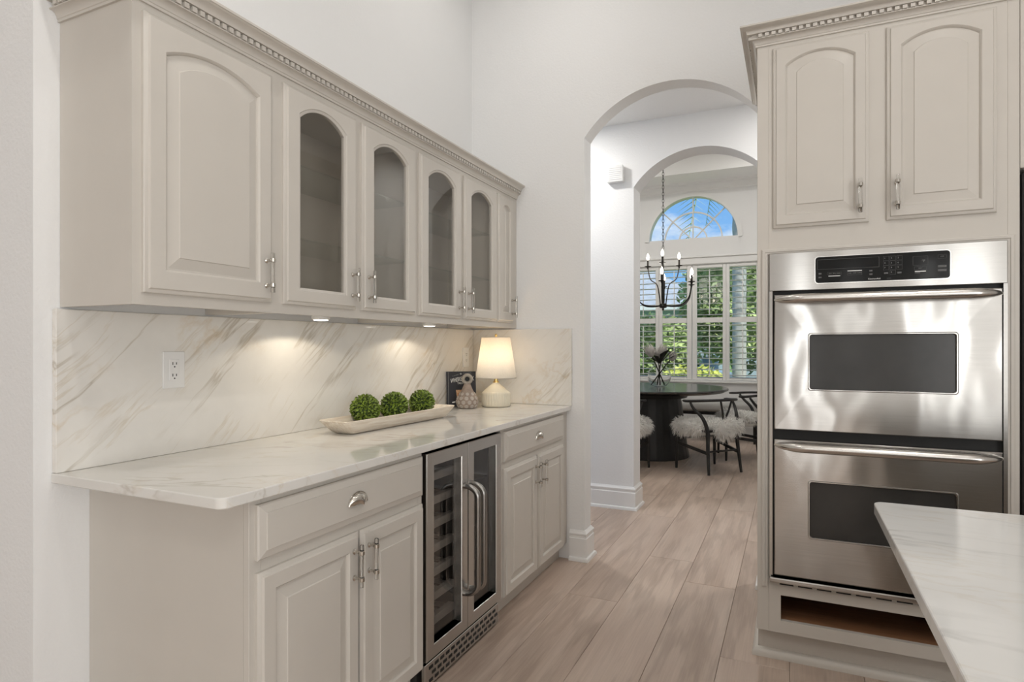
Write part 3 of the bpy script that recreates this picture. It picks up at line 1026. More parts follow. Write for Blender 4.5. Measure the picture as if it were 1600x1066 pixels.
def crown(root_name, label, path, z0, h, p):
    r = thing(root_name, label, 'molding', (path[1][0], path[1][1], z0))
    obj('molding', G().sweep(crown_prof(z0, h, p), path), 'cabinet_paint', r, smooth=32)
    o0, zc = 0.34 * p, z0 + 0.485 * h
    pitch, w, hh, dd = 0.0245, 0.0145, 0.175 * h, 0.0115
    src = None
    off = r.location
    for (a, b_) in zip(path[:-1], path[1:]):
        a, b_ = Vector(a), Vector(b_)
        d = (b_ - a).normalized()
        nrm = Vector((d.y, -d.x))
        L = (b_ - a).length
        n = int(L / pitch)
        for i in range(n + 1):
            pos = a + d * ((i + 0.5) * pitch) if b_ != Vector(path[1]) else b_ - d * ((i - 0.5) * pitch)
            pos = pos + nrm * (o0 + dd / 2)
            if src is None:
                g = G().box(-w / 2, w / 2, -dd / 2, dd / 2 + 0.001, -hh / 2, hh / 2)
                src = obj('dentil', g, 'cabinet_paint', r)
                src.data.transform(Matrix.Translation(off))
                o = src
            else:
                o = link_copy(src, r)
            o.location = (pos.x - off.x, pos.y - off.y, zc - off.z)
            o.rotation_euler = (0, 0, math.atan2(d.y, d.x))
    return r


# ---------------------------------------------------------------- wall cabinets
XU = -1.557
UZ0, UZ1 = 1.378, 2.176
MU = wall_x(XU)
G_UP = 'wall cabinets above the stone backsplash'


def open_carcass(y0, y1, openings):
    """hollow case with a face frame; openings are (s0, s1, z0, z1)"""
    g = G()
    t = 0.016
    g.box(XL + 0.001, XU - 0.018, y0, y0 + t, UZ0, UZ1).box(XL + 0.001, XU - 0.018, y1 - t, y1, UZ0, UZ1)
    g.box(XL + 0.001, XL + 0.009, y0 + t, y1 - t, UZ0 + 0.03, UZ1)
    g.box(XL + 0.009, XU - 0.018, y0 + t, y1 - t, UZ1 - t, UZ1).box(XL + 0.009, XU - 0.018, y0 + t, y1 - t, UZ0 + 0.022, UZ0 + 0.022 + t)
    ff = G()
    zs0, zs1 = UZ0, UZ1
    o = openings
    ff.box(XU - 0.018, XU, y0, o[0][0], zs0, zs1).box(XU - 0.018, XU, o[-1][1], y1, zs0, zs1)
    for a, b_ in zip(o[:-1], o[1:]):
        ff.box(XU - 0.018, XU, a[1], b_[0], zs0, zs1)
    for a in o:
        ff.box(XU - 0.018, XU, a[0], a[1], zs0, a[2]).box(XU - 0.018, XU, a[0], a[1], a[3], zs1)
    return g, ff


DZ0, DZ1, HZ = 1.410, 2.153, 1.503
u = thing('wall_cabinet', 'greige wall cabinet with one wide solid arched door, nearest the camera on the left', 'cabinet', (XL, 1.01, UZ0), G_UP)
g, ff = open_carcass(1.010, 1.490, [(1.055, 1.448, 1.425, 2.140)])
obj('body', g, 'cabinet_paint', u)
obj('face_frame', ff, 'cabinet_paint', u)
raised_door(u, MU, 1.035, 1.466, DZ0, DZ1, hand='R', hz=HZ, rise=0.040, rail=0.066)
for (ya, yb, d1, d2, lab, k) in ((1.490, 2.311, (1.517, 1.886), (1.923, 2.294), 'wall cabinet with two glass doors, the nearer glass pair next to the solid door', 0),
                                 (2.311, 3.130, (2.328, 2.708), (2.743, 3.122), 'wall cabinet with two glass doors, the farther pair above the boxwood balls', 1)):
    u = thing('wall_cabinet', 'greige ' + lab, 'cabinet', (XL, ya, UZ0), G_UP)
    g, ff = open_carcass(ya, yb, [(d1[0] + 0.02, d1[1] - 0.02, 1.425, 2.140), (d2[0] + 0.02, d2[1] - 0.02, 1.425, 2.140)])
    obj('body', g, 'cabinet_interior', u)
    obj('face_frame', ff, 'cabinet_paint', u)
    for zz in (1.645, 1.905):
        obj('shelf', G().box(XL + 0.012, XU - 0.03, ya + 0.018, yb - 0.018, zz, zz + 0.007), 'shelf_glass', u, label='clear glass shelf')
    glass_door(u, MU, d1[0], d1[1], DZ0, DZ1, hand='R', hz=HZ)
    glass_door(u, MU, d2[0], d2[1], DZ0, DZ1, hand='L', hz=HZ)
u = thing('wall_cabinet', 'narrow greige wall cabinet with one slim solid door at the arch wall', 'cabinet', (XL, 3.13, UZ0), G_UP)
g, ff = open_carcass(3.130, YF - 0.001, [(3.160, 3.330, 1.425, 2.140)])
obj('body', g, 'cabinet_paint', u)
obj('face_frame', ff, 'cabinet_paint', u)
raised_door(u, MU, 3.137, 3.345, DZ0, DZ1, hand='R', hz=HZ, rise=0.025, stile=0.055)
crown('crown_molding', 'greige dentil crown molding along the top of the glass-door wall cabinets', [(XL + 0.001, 1.010), (XU, 1.010), (XU, YF - 0.001)], UZ1, 0.080, 0.060)

# small glass bowl seen behind the first glass door
tag(obj('glass_bowl', G().lathe([(0.012, 0), (0.03, 0.004), (0.052, 0.03), (0.056, 0.048), (0.053, 0.048), (0.049, 0.03), (0.028, 0.008), (0.0, 0.008)], (-1.70, 1.66, UZ0 + 0.0385), 24), 'clear_glass', None, 50), 'small clear glass bowl on the bottom of the nearer glass cabinet', 'bowl')

# under-cabinet puck lamps
for i, (x, y, lab) in enumerate(((-1.668, 1.826, 'round lit puck lamp under the cabinets, nearer of the two'), (-1.668, 2.602, 'round lit puck lamp under the cabinets, farther one toward the table lamp'))):
    zt = UZ0 + 0.0218
    pk = thing('puck_lamp', lab, 'lamp', (x, y, zt - 0.03), 'puck lamps under the wall cabinets')
    obj('housing', G().lathe([(0.030, 0.0), (0.035, 0.004), (0.035, 0.030)], (x, y, zt - 0.030), 24), 'white_plastic', pk, 40)
    obj('lens', G().lathe([(0.0, -0.002), (0.022, -0.001), (0.028, 0.001), (0.028, 0.004)], (x, y, zt - 0.032), 20), 'puck_glow', pk, 40)
    light('puck_light', 'SPOT', (x - 0.0, y, zt - 0.037), 2.6, (1.0, 0.87, 0.68), (0, 0, 0), spot_size=math.radians(152), spot_blend=0.2, shadow_soft_size=0.012)

# ---------------------------------------------------------------- backsplash and counter
bs = obj('backsplash', G().bbox(XL + 0.0005, -1.852, 0.990, YF - 0.0005, 0.9145, 1.372, 0.0015), 'backsplash_stone')
tag(bs, 'cream marble-look backsplash with gold diagonal veins behind the long counter', 'backsplash')
bs2 = obj('backsplash', G().bbox(-1.8515, -1.190, 3.400, YF - 0.0005, 0.9145, 1.372, 0.0015), 'return_stone')
tag(bs2, 'short marble-look backsplash return on the arch wall behind the table lamp', 'backsplash')


def slab(x0, x1, y0, y1, z0, z1, corners, b=0.003, seg=8):
    """flat slab with rounded vertical corners: corners maps (ix, iy) to radius"""
    out = []
    for (ix, iy, a0) in ((0, 0, PI), (1, 0, 1.5 * PI), (1, 1, 0.0), (0, 1, 0.5 * PI)):
        r = max(corners.get((ix, iy), 0.004), 0.004)
        cx = x0 + r if ix == 0 else x1 - r
        cy_ = y0 + r if iy == 0 else y1 - r
        for i in range(seg + 1):
            a = a0 + 0.5 * PI * i / seg
            out.append((cx, cy_, r, a))
    def loop(k, z):
        return [(cx + (r - k) * math.cos(a), cy_ + (r - k) * math.sin(a), z) for cx, cy_, r, a in out]
    return G().loft([loop(b, z0), loop(0, z0 + b), loop(0, z1 - b), loop(b * 0.3, z1 - b * 0.3), loop(b, z1)])


tag(obj('countertop', slab(XL + 0.0005, -1.198, 0.987, YF - 0.0005, 0.886, 0.914, {(1, 0): 0.026}), 'counter_stone', smooth=15),
    'long cream marble-look countertop with rounded front corner under the wall cabinets', 'countertop')

# ---------------------------------------------------------------- base cabinets
XB = -1.226
MB_ = wall_x(XB)
G_BASE = 'base cabinets under the long counter'
ZC = 0.885


def base_cabinet(ya, yb, lab, dr, d1, d2, left_side):
    u = thing('base_cabinet', lab, 'cabinet', (XL, ya, 0), G_BASE)
    g = G()
    g.box(XL + 0.001, XB - 0.019, ya, yb, 0.095, ZC)
    if left_side:
        g.box(XL + 0.001, -1.285, ya, ya + 0.018, 0, 0.095)
    obj('body', g, 'cabinet_paint', u)
    ff = G()
    a, b_ = dr
    ff.bbox(XB - 0.019, XB, ya, a + 0.02, 0.095, ZC, 0.001).bbox(XB - 0.019, XB, b_ - 0.02, yb, 0.095, ZC, 0.001)
    for (z0, z1) in ((0.095, 0.125), (0.675, 0.745), (0.855, ZC)):
        ff.box(XB - 0.019, XB, a + 0.02, b_ - 0.02, z0, z1)
    obj('face_frame', ff, 'cabinet_paint', u)
    obj('toe_kick', G().box(-1.29, -1.275, ya + 0.005, yb, 0, 0.095), 'cabinet_paint', u)
    drawer_front(u, MB_, a, b_, 0.728, 0.869)
    raised_door(u, MB_, d1[0], d1[1], 0.098, 0.697, rise=0, hand='R', hz=0.605, stile=0.056, rail=0.056)
    raised_door(u, MB_, d2[0], d2[1], 0.098, 0.697, rise=0, hand='L', hz=0.605, stile=0.056, rail=0.056)
    return u


base_cabinet(1.089, 1.860, 'greige base cabinet with drawer and two doors at the near end of the counter', (1.107, 1.852), (1.107, 1.494), (1.503, 1.852), True)
base_cabinet(2.512, YF - 0.002, 'greige base cabinet with drawer and two doors between the wine cooler and arch wall', (2.535, 3.330), (2.535, 2.924), (2.942, 3.330), False)

# ---------------------------------------------------------------- wine cooler
CY0, CY1, CX = 1.866, 2.508, -1.222
wc = thing('wine_cooler', 'stainless double-door wine cooler with dark glass under the counter', 'wine cooler', (XL, CY0, 0))
g = G()
g.box(XL + 0.02, CX - 0.03, CY0, CY0 + 0.02, 0.02, 0.878).box(XL + 0.02, CX - 0.03, CY1 - 0.02, CY1, 0.02, 0.878)
g.box(XL + 0.02, XL + 0.04, CY0, CY1, 0.02, 0.878).box(XL + 0.04, CX - 0.03, CY0 + 0.02, CY1 - 0.02, 0.02, 0.105).box(XL + 0.04, CX - 0.03, CY0 + 0.02, CY1 - 0.02, 0.868, 0.878)
g.box(XL + 0.04, CX - 0.03, 2.170, 2.195, 0.105, 0.868)
obj('case', g, 'dark_interior', wc)
mid = 2.183
for side, (a, b_) in enumerate(((CY0 + 0.008, mid - 0.002), (mid + 0.002, CY1 - 0.014))):
    z0, z1, fw, th = 0.108, 0.872, 0.050, 0.036
    MC = wall_x(CX - 0.026)

    def fr(k, d):
        return [MC(s, z, d) for s, z in ((a + k, z0 + k), (b_ - k, z0 + k), (b_ - k, z1 - k), (a + k, z1 - k))]
    dr = obj('door', G().loft([fr(fw, 0), fr(0, 0), fr(0, th - 0.003), fr(0.003, th), fr(fw - 0.002, th), fr(fw, th - 0.003), fr(fw, 0)], False, False), 'cooler_steel', wc)
    obj('pane', G().box(CX - 0.016, CX - 0.012, a + fw - 0.004, b_ - fw + 0.004, z0 + fw - 0.004, z1 - fw + 0.004), 'cooler_glass', dr, label='dark tinted cooler glass')
    hs = b_ - 0.024 if side == 0 else a + 0.024
    zb, zt_, out = 0.262, 0.700, 0.060
    pts = []
    for i in range(9):
        t = PI / 2 * i / 8
        pts.append(MC(hs, zb + 0.045 - 0.045 * math.sin(t) if False else zb + 0.045 * (1 - math.sin(t)) if False else zb + 0.045 * (1 - math.cos(t)), th + (out) * math.sin(t)))
    top = []
    for i in range(9):
        t = PI / 2 * i / 8
        top.append(MC(hs, zt_ - 0.045 * (1 - math.cos(t)), th + out * math.sin(t)))
    obj('handle', G().tube(pts + top[::-1], 0.0125, 14), 'handle_dark_steel', dr, smooth=60, label='vertical curved bar handle')
    if side == 0:
        for i in range(7):
            zz = 0.178 + i * 0.094
            rk = obj('wine_rack', G().bbox(CX - 0.075, CX - 0.050, a + 0.02, b_ - 0.005, zz, zz + 0.032, 0.002), 'rack_steel', wc)
            for j in range(5):
                yy = a + 0.03 + j * 0.062
                obj('slat', G().box(XL + 0.06, CX - 0.075, yy, yy + 0.02, zz + 0.008, zz + 0.020), 'rack_steel', rk)
    else:
        for i in range(3):
            zz = 0.27 + i * 0.2
            obj('shelf', G().box(XL + 0.06, CX - 0.06, a + 0.012, b_ - 0.008, zz, zz + 0.006), 'dark_interior', wc)
gr = obj('grille', G().bbox(CX - 0.012, CX + 0.004, CY0 + 0.004, CY1 - 0.03, 0.012, 0.098, 0.002), 'cooler_steel', wc)
slot_src = None
for row in range(3):
    for j in range(14):
        yy = CY0 + 0.045 + j * 0.040 + (0.020 if row % 2 else 0)
        if slot_src is None:
            slot_src = obj('slot', G().box(0, 0.0015, -0.013, 0.013, -0.006, 0.006), 'black_gap', gr)
            slot_src.data.transform(Matrix.Translation(wc.location))
            o = slot_src
        else:
            o = link_copy(slot_src, gr)
        o.location = Vector((CX + 0.0035, yy, 0.030 + row * 0.024)) - wc.location

# ---------------------------------------------------------------- tall oven cabinet
OX0, OX1, OY = -0.131, 0.712, 2.64
oc = thing('oven_cabinet', 'tall greige cabinet with two arched doors built around the double oven', 'cabinet', (OX0, OY, 0))
g = G()
t = 0.018
g.box(OX0, OX0 + t, OY + 0.02, YF - 0.001, 0.125, 2.474).box(OX1 - t, OX1, OY + 0.02, YF - 0.001, 0.125, 2.474)
g.box(OX0 + t, OX1 - t, OY + 0.02, YF - 0.001, 2.456, 2.474).box(OX0 + t, OX1 - t, OY + 0.02, YF - 0.001, 1.70, 1.716)
g.box(OX0 + t, OX1 - t, YF - 0.02, YF - 0.001, 0.30, 2.456)
g.box(OX0, OX0 + t, OY + 0.075, YF - 0.001, 0, 0.125)
obj('body', g, 'cabinet_paint', oc)
ff = G()
HX0, HX1, HZ0, HZ1 = -0.088, 0.678, 0.333, 1.640     # oven opening
SX0, SX1, SZ0, SZ1 = -0.044, 0.625, 0.173, 0.275      # open drawer slot
ff.bbox(OX0, HX0, OY, OY + 0.02, 0.125, 2.474, 0.0012).bbox(HX1, OX1, OY, OY + 0.02, 0.125, 2.474, 0.0012)
ff.box(HX0, -0.05, OY, OY + 0.02, 1.76, 2.43).box(0.625, HX1, OY, OY + 0.02, 1.76, 2.43)
ff.box(HX0, HX1, OY, OY + 0.02, HZ1, 1.76).box(HX0, HX1, OY, OY + 0.02, 2.43, 2.474).box(0.240, 0.335, OY, OY + 0.02, 1.76, 2.43)
ff.box(HX0, HX1, OY, OY + 0.02, SZ1, HZ0).box(HX0, HX1, OY, OY + 0.02, 0.125, SZ0).box(HX0, SX0, OY, OY + 0.02, SZ0, SZ1).box(SX1, HX1, OY, OY + 0.02, SZ0, SZ1)
obj('face_frame', ff, 'cabinet_paint', oc)
# bead around the oven opening
bead = [(0, 0), (0.005, 0), (0.009, 0.006), (0.009, 0.018), (0.006, 0.020), (0.006, 0.025), (0, 0.027)]
g = G()
X0, X1, Z1_ = HX0 - 0.026, HX1 + 0.020, HZ1 + 0.016


def bead_loop(k, d):
    return [(X0 + k, OY - d, 0.305), (X0 + k, OY - d, Z1_ - k), (X1 - k, OY - d, Z1_ - k), (X1 - k, OY - d, 0.305)]


g.loft([bead_loop(0, 0), bead_loop(0, 0.006), bead_loop(0.004, 0.008), bead_loop(0.012, 0.008), bead_loop(0.014, 0.005), bead_loop(0.0205, 0.005), bead_loop(0.0205, 0)], False, False, closed=False)
obj('opening_trim', g, 'cabinet_paint', oc)
MO = wall_y(OY)
raised_door(oc, MO, -0.072, 0.259, 1.737, 2.455, hand='R', hz=1.831, rise=0.040, stile=0.050, rail=0.052)
raised_door(oc, MO, 0.316, 0.646, 1.737, 2.455, hand='L', hz=1.831, rise=0.040, stile=0.050, rail=0.052)
# empty drawer slot: brown boards inside
obj('slot_bottom', G().box(OX0 + t, OX1 - t, OY + 0.02, 3.30, 0.155, 0.173), 'brown_board', oc, label='bare brown board inside the open slot')
obj('slot_back', G().box(OX0 + t, OX1 - t, 3.30, 3.31, 0.155, 0.30), 'brown_board', oc)
obj('slot_top', G().box(OX0 + t, OX1 - t, OY + 0.02, 3.30, 0.300, 0.312), 'brown_board', oc)
obj('drawer_runner', G().box(OX0 + t + 0.05, OX0 + t + 0.062, OY + 0.025, 3.2, 0.18, 0.225), 'nickel', oc)
obj('toe_kick', G().box(OX0 + 0.004, OX1, OY + 0.055, OY + 0.075, 0, 0.125), 'cabinet_paint', oc)
obj('shoe_molding', G().sweep([(0, 0), (0.022, 0), (0.022, 0.014), (0.016, 0.026), (0.006, 0.032), (0, 0.034)], [(OX0, YF - 0.1), (OX0, OY + 0.055), (OX1, OY + 0.055)]), 'cabinet_paint', oc, smooth=40)
crown('crown_molding', 'greige dentil crown molding on top of the tall oven cabinet', [(OX0, YF - 0.001), (OX0, OY), (1.75, OY)], 2.474, 0.072, 0.062)

# ---------------------------------------------------------------- double wall oven
wo = thing('wall_oven', 'stainless steel double wall oven with black keypad panel built into the tall cabinet', 'oven', (0.295, OY, 0.333))
YO = 2.628
g = G()
g.box(HX0 + 0.003, HX1 - 0.003, YO + 0.02, 3.25, 0.338, 1.636)
obj('case', g, 'black_gap', wo)
g = G()
g.bbox(HX0 + 0.002, HX1 - 0.002, YO, YO + 0.02, 1.487, 1.637, 0.002)
obj('top_panel', g, 'stainless', wo)
g = G().box(HX0 + 0.002, HX0 + 0.014, YO, YO + 0.02, 0.335, 1.487).box(HX1 - 0.014, HX1 - 0.002, YO, YO + 0.02, 0.335, 1.487)
obj('side_trim', g, 'stainless', wo)
g = G().bbox(HX0 + 0.002, HX1 - 0.002, YO - 0.016, YO + 0.02, 0.330, 0.352, 0.006, 2)
vt = obj('vent_trim', g, 'stainless', wo)
for i in range(11):
    x = -0.048 + i * 0.066
    obj('slot', G().box(x, x + 0.050, YO - 0.004, YO + 0.004, 0.3225, 0.3295), 'black_gap', vt)
MP = wall_y(YO)


def rrect(s0, s1, z0, z1, r, d, M, seg=5):
    out = []
    for (cx, cz, a0) in ((s1 - r, z1 - r, 0), (s0 + r, z1 - r, PI / 2), (s0 + r, z0 + r, PI), (s1 - r, z0 + r, 1.5 * PI)):
        for i in range(seg + 1):
            a = a0 + PI / 2 * i / seg
            out.append(M(cx + r * math.cos(a), cz + r * math.sin(a), d))
    return out


pf = obj('panel_bezel', G().loft([rrect(0.076, 0.513, 1.509, 1.615, 0.013, 0.0, MP), rrect(0.076, 0.513, 1.509, 1.615, 0.013, 0.004, MP), rrect(0.079, 0.510, 1.512, 1.612, 0.011, 0.004, MP), rrect(0.079, 0.510, 1.512, 1.612, 0.011, 0.001, MP)], False, False), 'chrome', wo)
cp = obj('control_panel', G().loft([rrect(0.079, 0.510, 1.512, 1.612, 0.011, 0.0, MP), rrect(0.079, 0.510, 1.512, 1.612, 0.011, 0.0022, MP)]), 'black_gloss', wo, label='glossy black control panel with keypad')
PD = 0.0024


def line_rect(s0, s1, z0, z1, w=0.0007):
    g = G()
    for (a, b_, c, d) in ((s0, s1, z0, z0 + w), (s0, s1, z1 - w, z1), (s0, s0 + w, z0, z1), (s1 - w, s1, z0, z1)):
        g.add([MP(a, c, PD), MP(b_, c, PD), MP(b_, d, PD), MP(a, d, PD)], [(0, 1, 2, 3)])
    return g


def flat(s0, s1, z0, z1):
    return G().add([MP(s0, z0, PD), MP(s1, z0, PD), MP(s1, z1, PD), MP(s0, z1, PD)], [(0, 1, 2, 3)])


obj('display_outline', line_rect(0.086, 0.292, 1.564, 1.602), 'slate', cp)


def ptxt(body, size, s, z, mat='grey_print', align='CENTER'):
    return text('lettering', body, size, lambda a, c, d: MP(s + a, z + c, PD + d), mat, cp, depth=0.0002, align=align)


for i in range(10):
    c, r = (i % 3, i // 3) if i < 9 else (1, 3)
    s, z = 0.314 + c * 0.021, 1.592 - r * 0.0175
    ptxt('1234567890'[i], 0.0075, s - 0.004, z)
    obj('key_outline', line_rect(s - 0.009, s + 0.009, z - 0.006, z + 0.010, 0.0005), 'slate', cp)
for (s, z, w) in ((0.314, 1.5395, 0.013), (0.356, 1.5395, 0.013)):
    obj('key_print', flat(s - w / 2, s + w / 2, z - 0.003, z + 0.003), 'slate', cp)
ptxt('KitchenAid', 0.0088, 0.276, 1.5175, 'white_print')
ptxt('SUPERBA', 0.0035, 0.323, 1.519, 'slate')
for (s0, s1, z0, z1, m_) in ((0.124, 0.164, 1.536, 1.5385, 'white_print'), (0.188, 0.236, 1.5525, 1.5555, 'white_print'), (0.404, 0.438, 1.539, 1.5425, 'white_print'), (0.404, 0.420, 1.534, 1.538, 'slate'),
                             (0.090, 0.100, 1.545, 1.551, 'slate'), (0.090, 0.100, 1.531, 1.536, 'slate'), (0.260, 0.270, 1.548, 1.554, 'slate'), (0.260, 0.270, 1.535, 1.541, 'slate'),
                             (0.474, 0.500, 1.552, 1.560, 'slate'), (0.474, 0.500, 1.538, 1.546, 'slate')):
    obj('key_print', flat(s0, s1, z0, z1), m_, cp)
for (s, z, b_) in ((0.130, 1.5455, 'BAKE'), (0.144, 1.5455, 'BROIL'), (0.158, 1.5455, 'CLEAN'), (0.196, 1.544, 'TIMER'), (0.212, 1.544, 'START'), (0.228, 1.544, 'CLOCK'), (0.421, 1.551, 'LIGHT'), (0.487, 1.590, 'LOCK')):
    ptxt(b_, 0.0042, s, z)
for (s0, s1, z0, z1) in ((0.188, 0.236, 1.538, 1.551), (0.120, 0.168, 1.542, 1.552), (0.398, 0.444, 1.563, 1.596), (0.402, 0.440, 1.546, 1.558), (0.474, 0.500, 1.584, 1.598)):
    obj('key_outline', line_rect(s0, s1, z0, z1, 0.0005), 'slate', cp)
ptxt('\u00b0F', 0.012, 0.430, 1.574)


def oven_door(z0, z1, wz0, wz1, hz):
    x0, x1, yb, yf = HX0 + 0.021, HX1 - 0.021, YO + 0.018, YO - 0.022
    wx0, wx1 = 0.060, 0.524
    MF = lambda s, z, d: (s, yb - d, z)
    T = yb - yf
    seg = 5
    outer = lambda k, d: rrect(x0 + k, x1 - k, z0 + k, z1 - k, 0.003, d, MF, seg)
    # slight outward crown of the face: nested loops swelling toward the window
    loops = [outer(0, 0), outer(0, T - 0.003), outer(0.003, T)]
    hole0 = lambda k, d: rrect(wx0 - k, wx1 + k, wz0 - k, wz1 + k, 0.010, d, MF, seg)
    loops += [hole0(0.0075, T + 0.001), hole0(0.005, T + 0.0035), hole0(0.002, T + 0.0035), hole0(0, T), hole0(0, 0.01)]
    dr = obj('door', G().loft(loops, True, False), 'stainless_door', wo, smooth=25)
    obj('door_glass', G().loft([hole0(0.001, 0.012), hole0(0.001, T - 0.006)]), 'oven_glass', dr, label='dark oven window glass')
    n = 40
    pts, rs = [], []
    for i in range(n + 1):
        u_ = i / n
        e = (4 * u_ * (1 - u_))
        pts.append((x0 + 0.002 + (x1 - x0 - 0.004) * u_, yf - 0.004 - 0.052 * min(1.0, (e * 2.4)) ** 0.6, hz))
        rs.append(0.004 + 0.0135 * min(1.0, e * 2.6) ** 0.55)
    obj('handle', G().tube(pts, rs, 18), 'handle_steel', dr, smooth=60, label='long tapered bow handle')
    for xx in (x0 + 0.05, x1 - 0.05):
        obj('handle_mount', G().bbox(xx - 0.02, xx + 0.02, yf - 0.035, yf + 0.002, hz - 0.008, hz + 0.006, 0.004, 2), 'handle_steel', dr)
    return dr


oven_door(0.940, 1.469, 1.103, 1.311, 1.450)
oven_door(0.366, 0.900, 0.530, 0.742, 0.880)
# oven racks behind the glass
for zz in (1.16, 1.24, 0.58, 0.66):
    rk = obj('oven_rack', G().tube([(0.0, 2.70, zz), (0.59, 2.70, zz)], 0.003, 6), 'rack_steel', wo)

# ---------------------------------------------------------------- refrigerator and the cabinet above it
rf = thing('refrigerator', 'black refrigerator edge beside the oven cabinet at the right border', 'refrigerator', (1.17, 3.0, 0))
obj('body', G().bbox(0.720, 1.62, 2.72, 3.40, 0.02, 1.872, 0.006), 'black_plastic', rf)
for (a, b_) in ((0.720, 1.166), (1.174, 1.62)):
    dr = obj('door', G().bbox(a, b_, 2.652, 2.712, 0.06, 1.872, 0.008, 2), 'black_plastic', rf)
    hx = 1.13 if a < 1 else 1.21
    obj('handle', G().tube([(hx, 2.645, 0.6), (hx, 2.60, 0.63), (hx, 2.60, 1.57), (hx, 2.645, 1.6)], 0.012, 10), 'black_plastic', dr, 60)
obj('foot_grille', G().box(0.74, 1.60, 2.70, 2.73, 0.0, 0.06), 'black_plastic', rf)
fc = thing('wall_cabinet', 'greige cabinet panel above the black refrigerator, upper right border', 'cabinet', (0.713, OY, 1.885))
obj('body', G().box(0.7135, 1.75, OY + 0.02, YF - 0.001, 1.885, 2.473), 'cabinet_paint', fc)
obj('face_frame', G().bbox(0.7135, 1.75, OY, OY + 0.0195, 1.885, 2.473, 0.0012), 'cabinet_paint', fc)
raised_door(fc, MO, 0.80, 1.22, 1.92, 2.44, rise=0.04)
raised_door(fc, MO, 1.245, 1.67, 1.92, 2.44, rise=0.04)
tag(obj('side_panel', G().bbox(1.640, 1.70, OY + 0.01, YF - 0.001, 0, 1.884, 0.002), 'cabinet_paint'), 'tall greige end panel on the far side of the refrigerator', 'panel')

# ---------------------------------------------------------------- island
tag(obj('island_countertop', slab(0.166, 1.60, 0.30, 1.602, 0.888, 0.914, {(0, 1): 0.020, (1, 1): 0.02, (0, 0): 0.02, (1, 0): 0.02}), 'island_stone', smooth=15),
    'pale grey-veined quartz island countertop at the lower right', 'countertop')
ib = thing('island_cabinet', 'greige island cabinet under the grey-veined quartz top', 'cabinet', (0.95, 0.85, 0))
obj('body', G().box(0.45, 1.45, 0.45, 1.40, 0.10, 0.887), 'cabinet_paint', ib)
obj('toe_kick', G().box(0.50, 1.40, 0.50, 1.35, 0, 0.10), 'cabinet_paint', ib)
for i in range(2):
    a = 0.47 + i * 0.46
    Mi = lambda s, z, d: (0.45 - d, -s, z)
    raised_door(ib, Mi, -(a + 0.44), -a, 0.13, 0.86, rise=0)

# ---------------------------------------------------------------- outlets, chime
for (yc, zc, xx, lab) in ((1.3385, 1.190, -1.852, 'white double socket plate on the backsplash at the near end'), (3.300, 1.199, -1.852, 'white socket plate on the backsplash above the black book')):
    ol = thing('wall_outlet', lab, 'outlet', (xx, yc, zc - 0.06), 'socket plates on the backsplash')
    w, h = (0.0385, 0.060) if yc < 2 else (0.036, 0.060)
    obj('plate', G().bbox(xx + 0.0005, xx + 0.0065, yc - w, yc + w, zc - h, zc + h, 0.002, 2), 'white_plastic', ol)
    fc_ = obj('socket_face', G().bbox(xx + 0.006, xx + 0.0082, yc - 0.017, yc + 0.017, zc - 0.034, zc + 0.034, 0.0008), 'white_plastic', ol)
    for dz in (0.019, -0.019):
        for dy, hh in ((-0.0065, 0.0045), (0.0065, 0.0037)):
            obj('slot', G().box(xx + 0.008, xx + 0.0087, yc + dy - 0.0013, yc + dy + 0.0013, zc + dz + 0.002 - hh, zc + dz + 0.002 + hh), 'black_gap', fc_)
        obj('slot', G().lathe([(0.0025, 0.008), (0.0025, 0.0087)], (xx, yc, zc + dz - 0.009), 10, 'x'), 'black_gap', fc_)
ch = thing('door_chime', 'small square white box with louvered front high on the hall wall', 'door chime', (-1.245, YH0, 2.54))
obj('box', G().bbox(-1.315, -1.188, YH0 - 0.055, YH0 - 0.0005, 2.54, 2.668, 0.006, 2), 'white_plastic', ch)
for i in range(7):
    zz = 2.558 + i * 0.0145
    obj('slat', G().bbox(-1.300, -1.203, YH0 - 0.058, YH0 - 0.054, zz, zz + 0.008, 0.001), 'white_plastic', ch)

# ---------------------------------------------------------------- table lamp on the counter
LX, LY, LZ = -1.585, 3.192, 0.914
lm = thing('table_lamp', 'lit table lamp with cream ribbed ceramic base and white shade in the counter corner', 'lamp', (LX, LY, LZ))
prof = [(0.072, 0.0), (0.082, 0.003), (0.086, 0.012), (0.087, 0.030), (0.087, 0.070), (0.084, 0.080), (0.076, 0.088)]
obj('base', G().lathe(prof, (LX, LY, LZ), 144, wave=lambda a, h: 1.0 - (0.035 * (0.5 - 0.5 * math.cos(a * 36)) ** 2 if 0.006 < h < 0.082 else 0.0)), 'ceramic_cream', lm, 60, label='cream ceramic base with vertical ribs')
obj('base_top', G().lathe([(0.0795, 0.082), (0.070, 0.0935), (0.052, 0.110), (0.034, 0.124), (0.020, 0.134), (0.016, 0.142)], (LX, LY, LZ), 48), 'ceramic_cream', lm, 50)
obj('neck', G().lathe([(0.018, 0.140), (0.018, 0.146), (0.012, 0.149), (0.012, 0.166), (0.016, 0.168), (0.016, 0.172), (0.008, 0.175), (0.008, 0.215)], (LX, LY, LZ), 20), 'brass', lm, 40)
S0, S1 = 0.169, 0.407
obj('lamp_shade', G().lathe([(0.120, S0), (0.0835, S1)], (LX, LY, LZ), 64, cap=False), 'shade_fabric', lm, 40)
for (rr_, zz) in ((0.1195, S0), (0.083, S1 - 0.0015)):
    obj('shade_rim', G().tube([(LX + rr_ * math.cos(2 * PI * j / 48), LY + rr_ * math.sin(2 * PI * j / 48), LZ + zz) for j in range(49)], 0.0022, 6), 'shade_fabric', lm, 60)
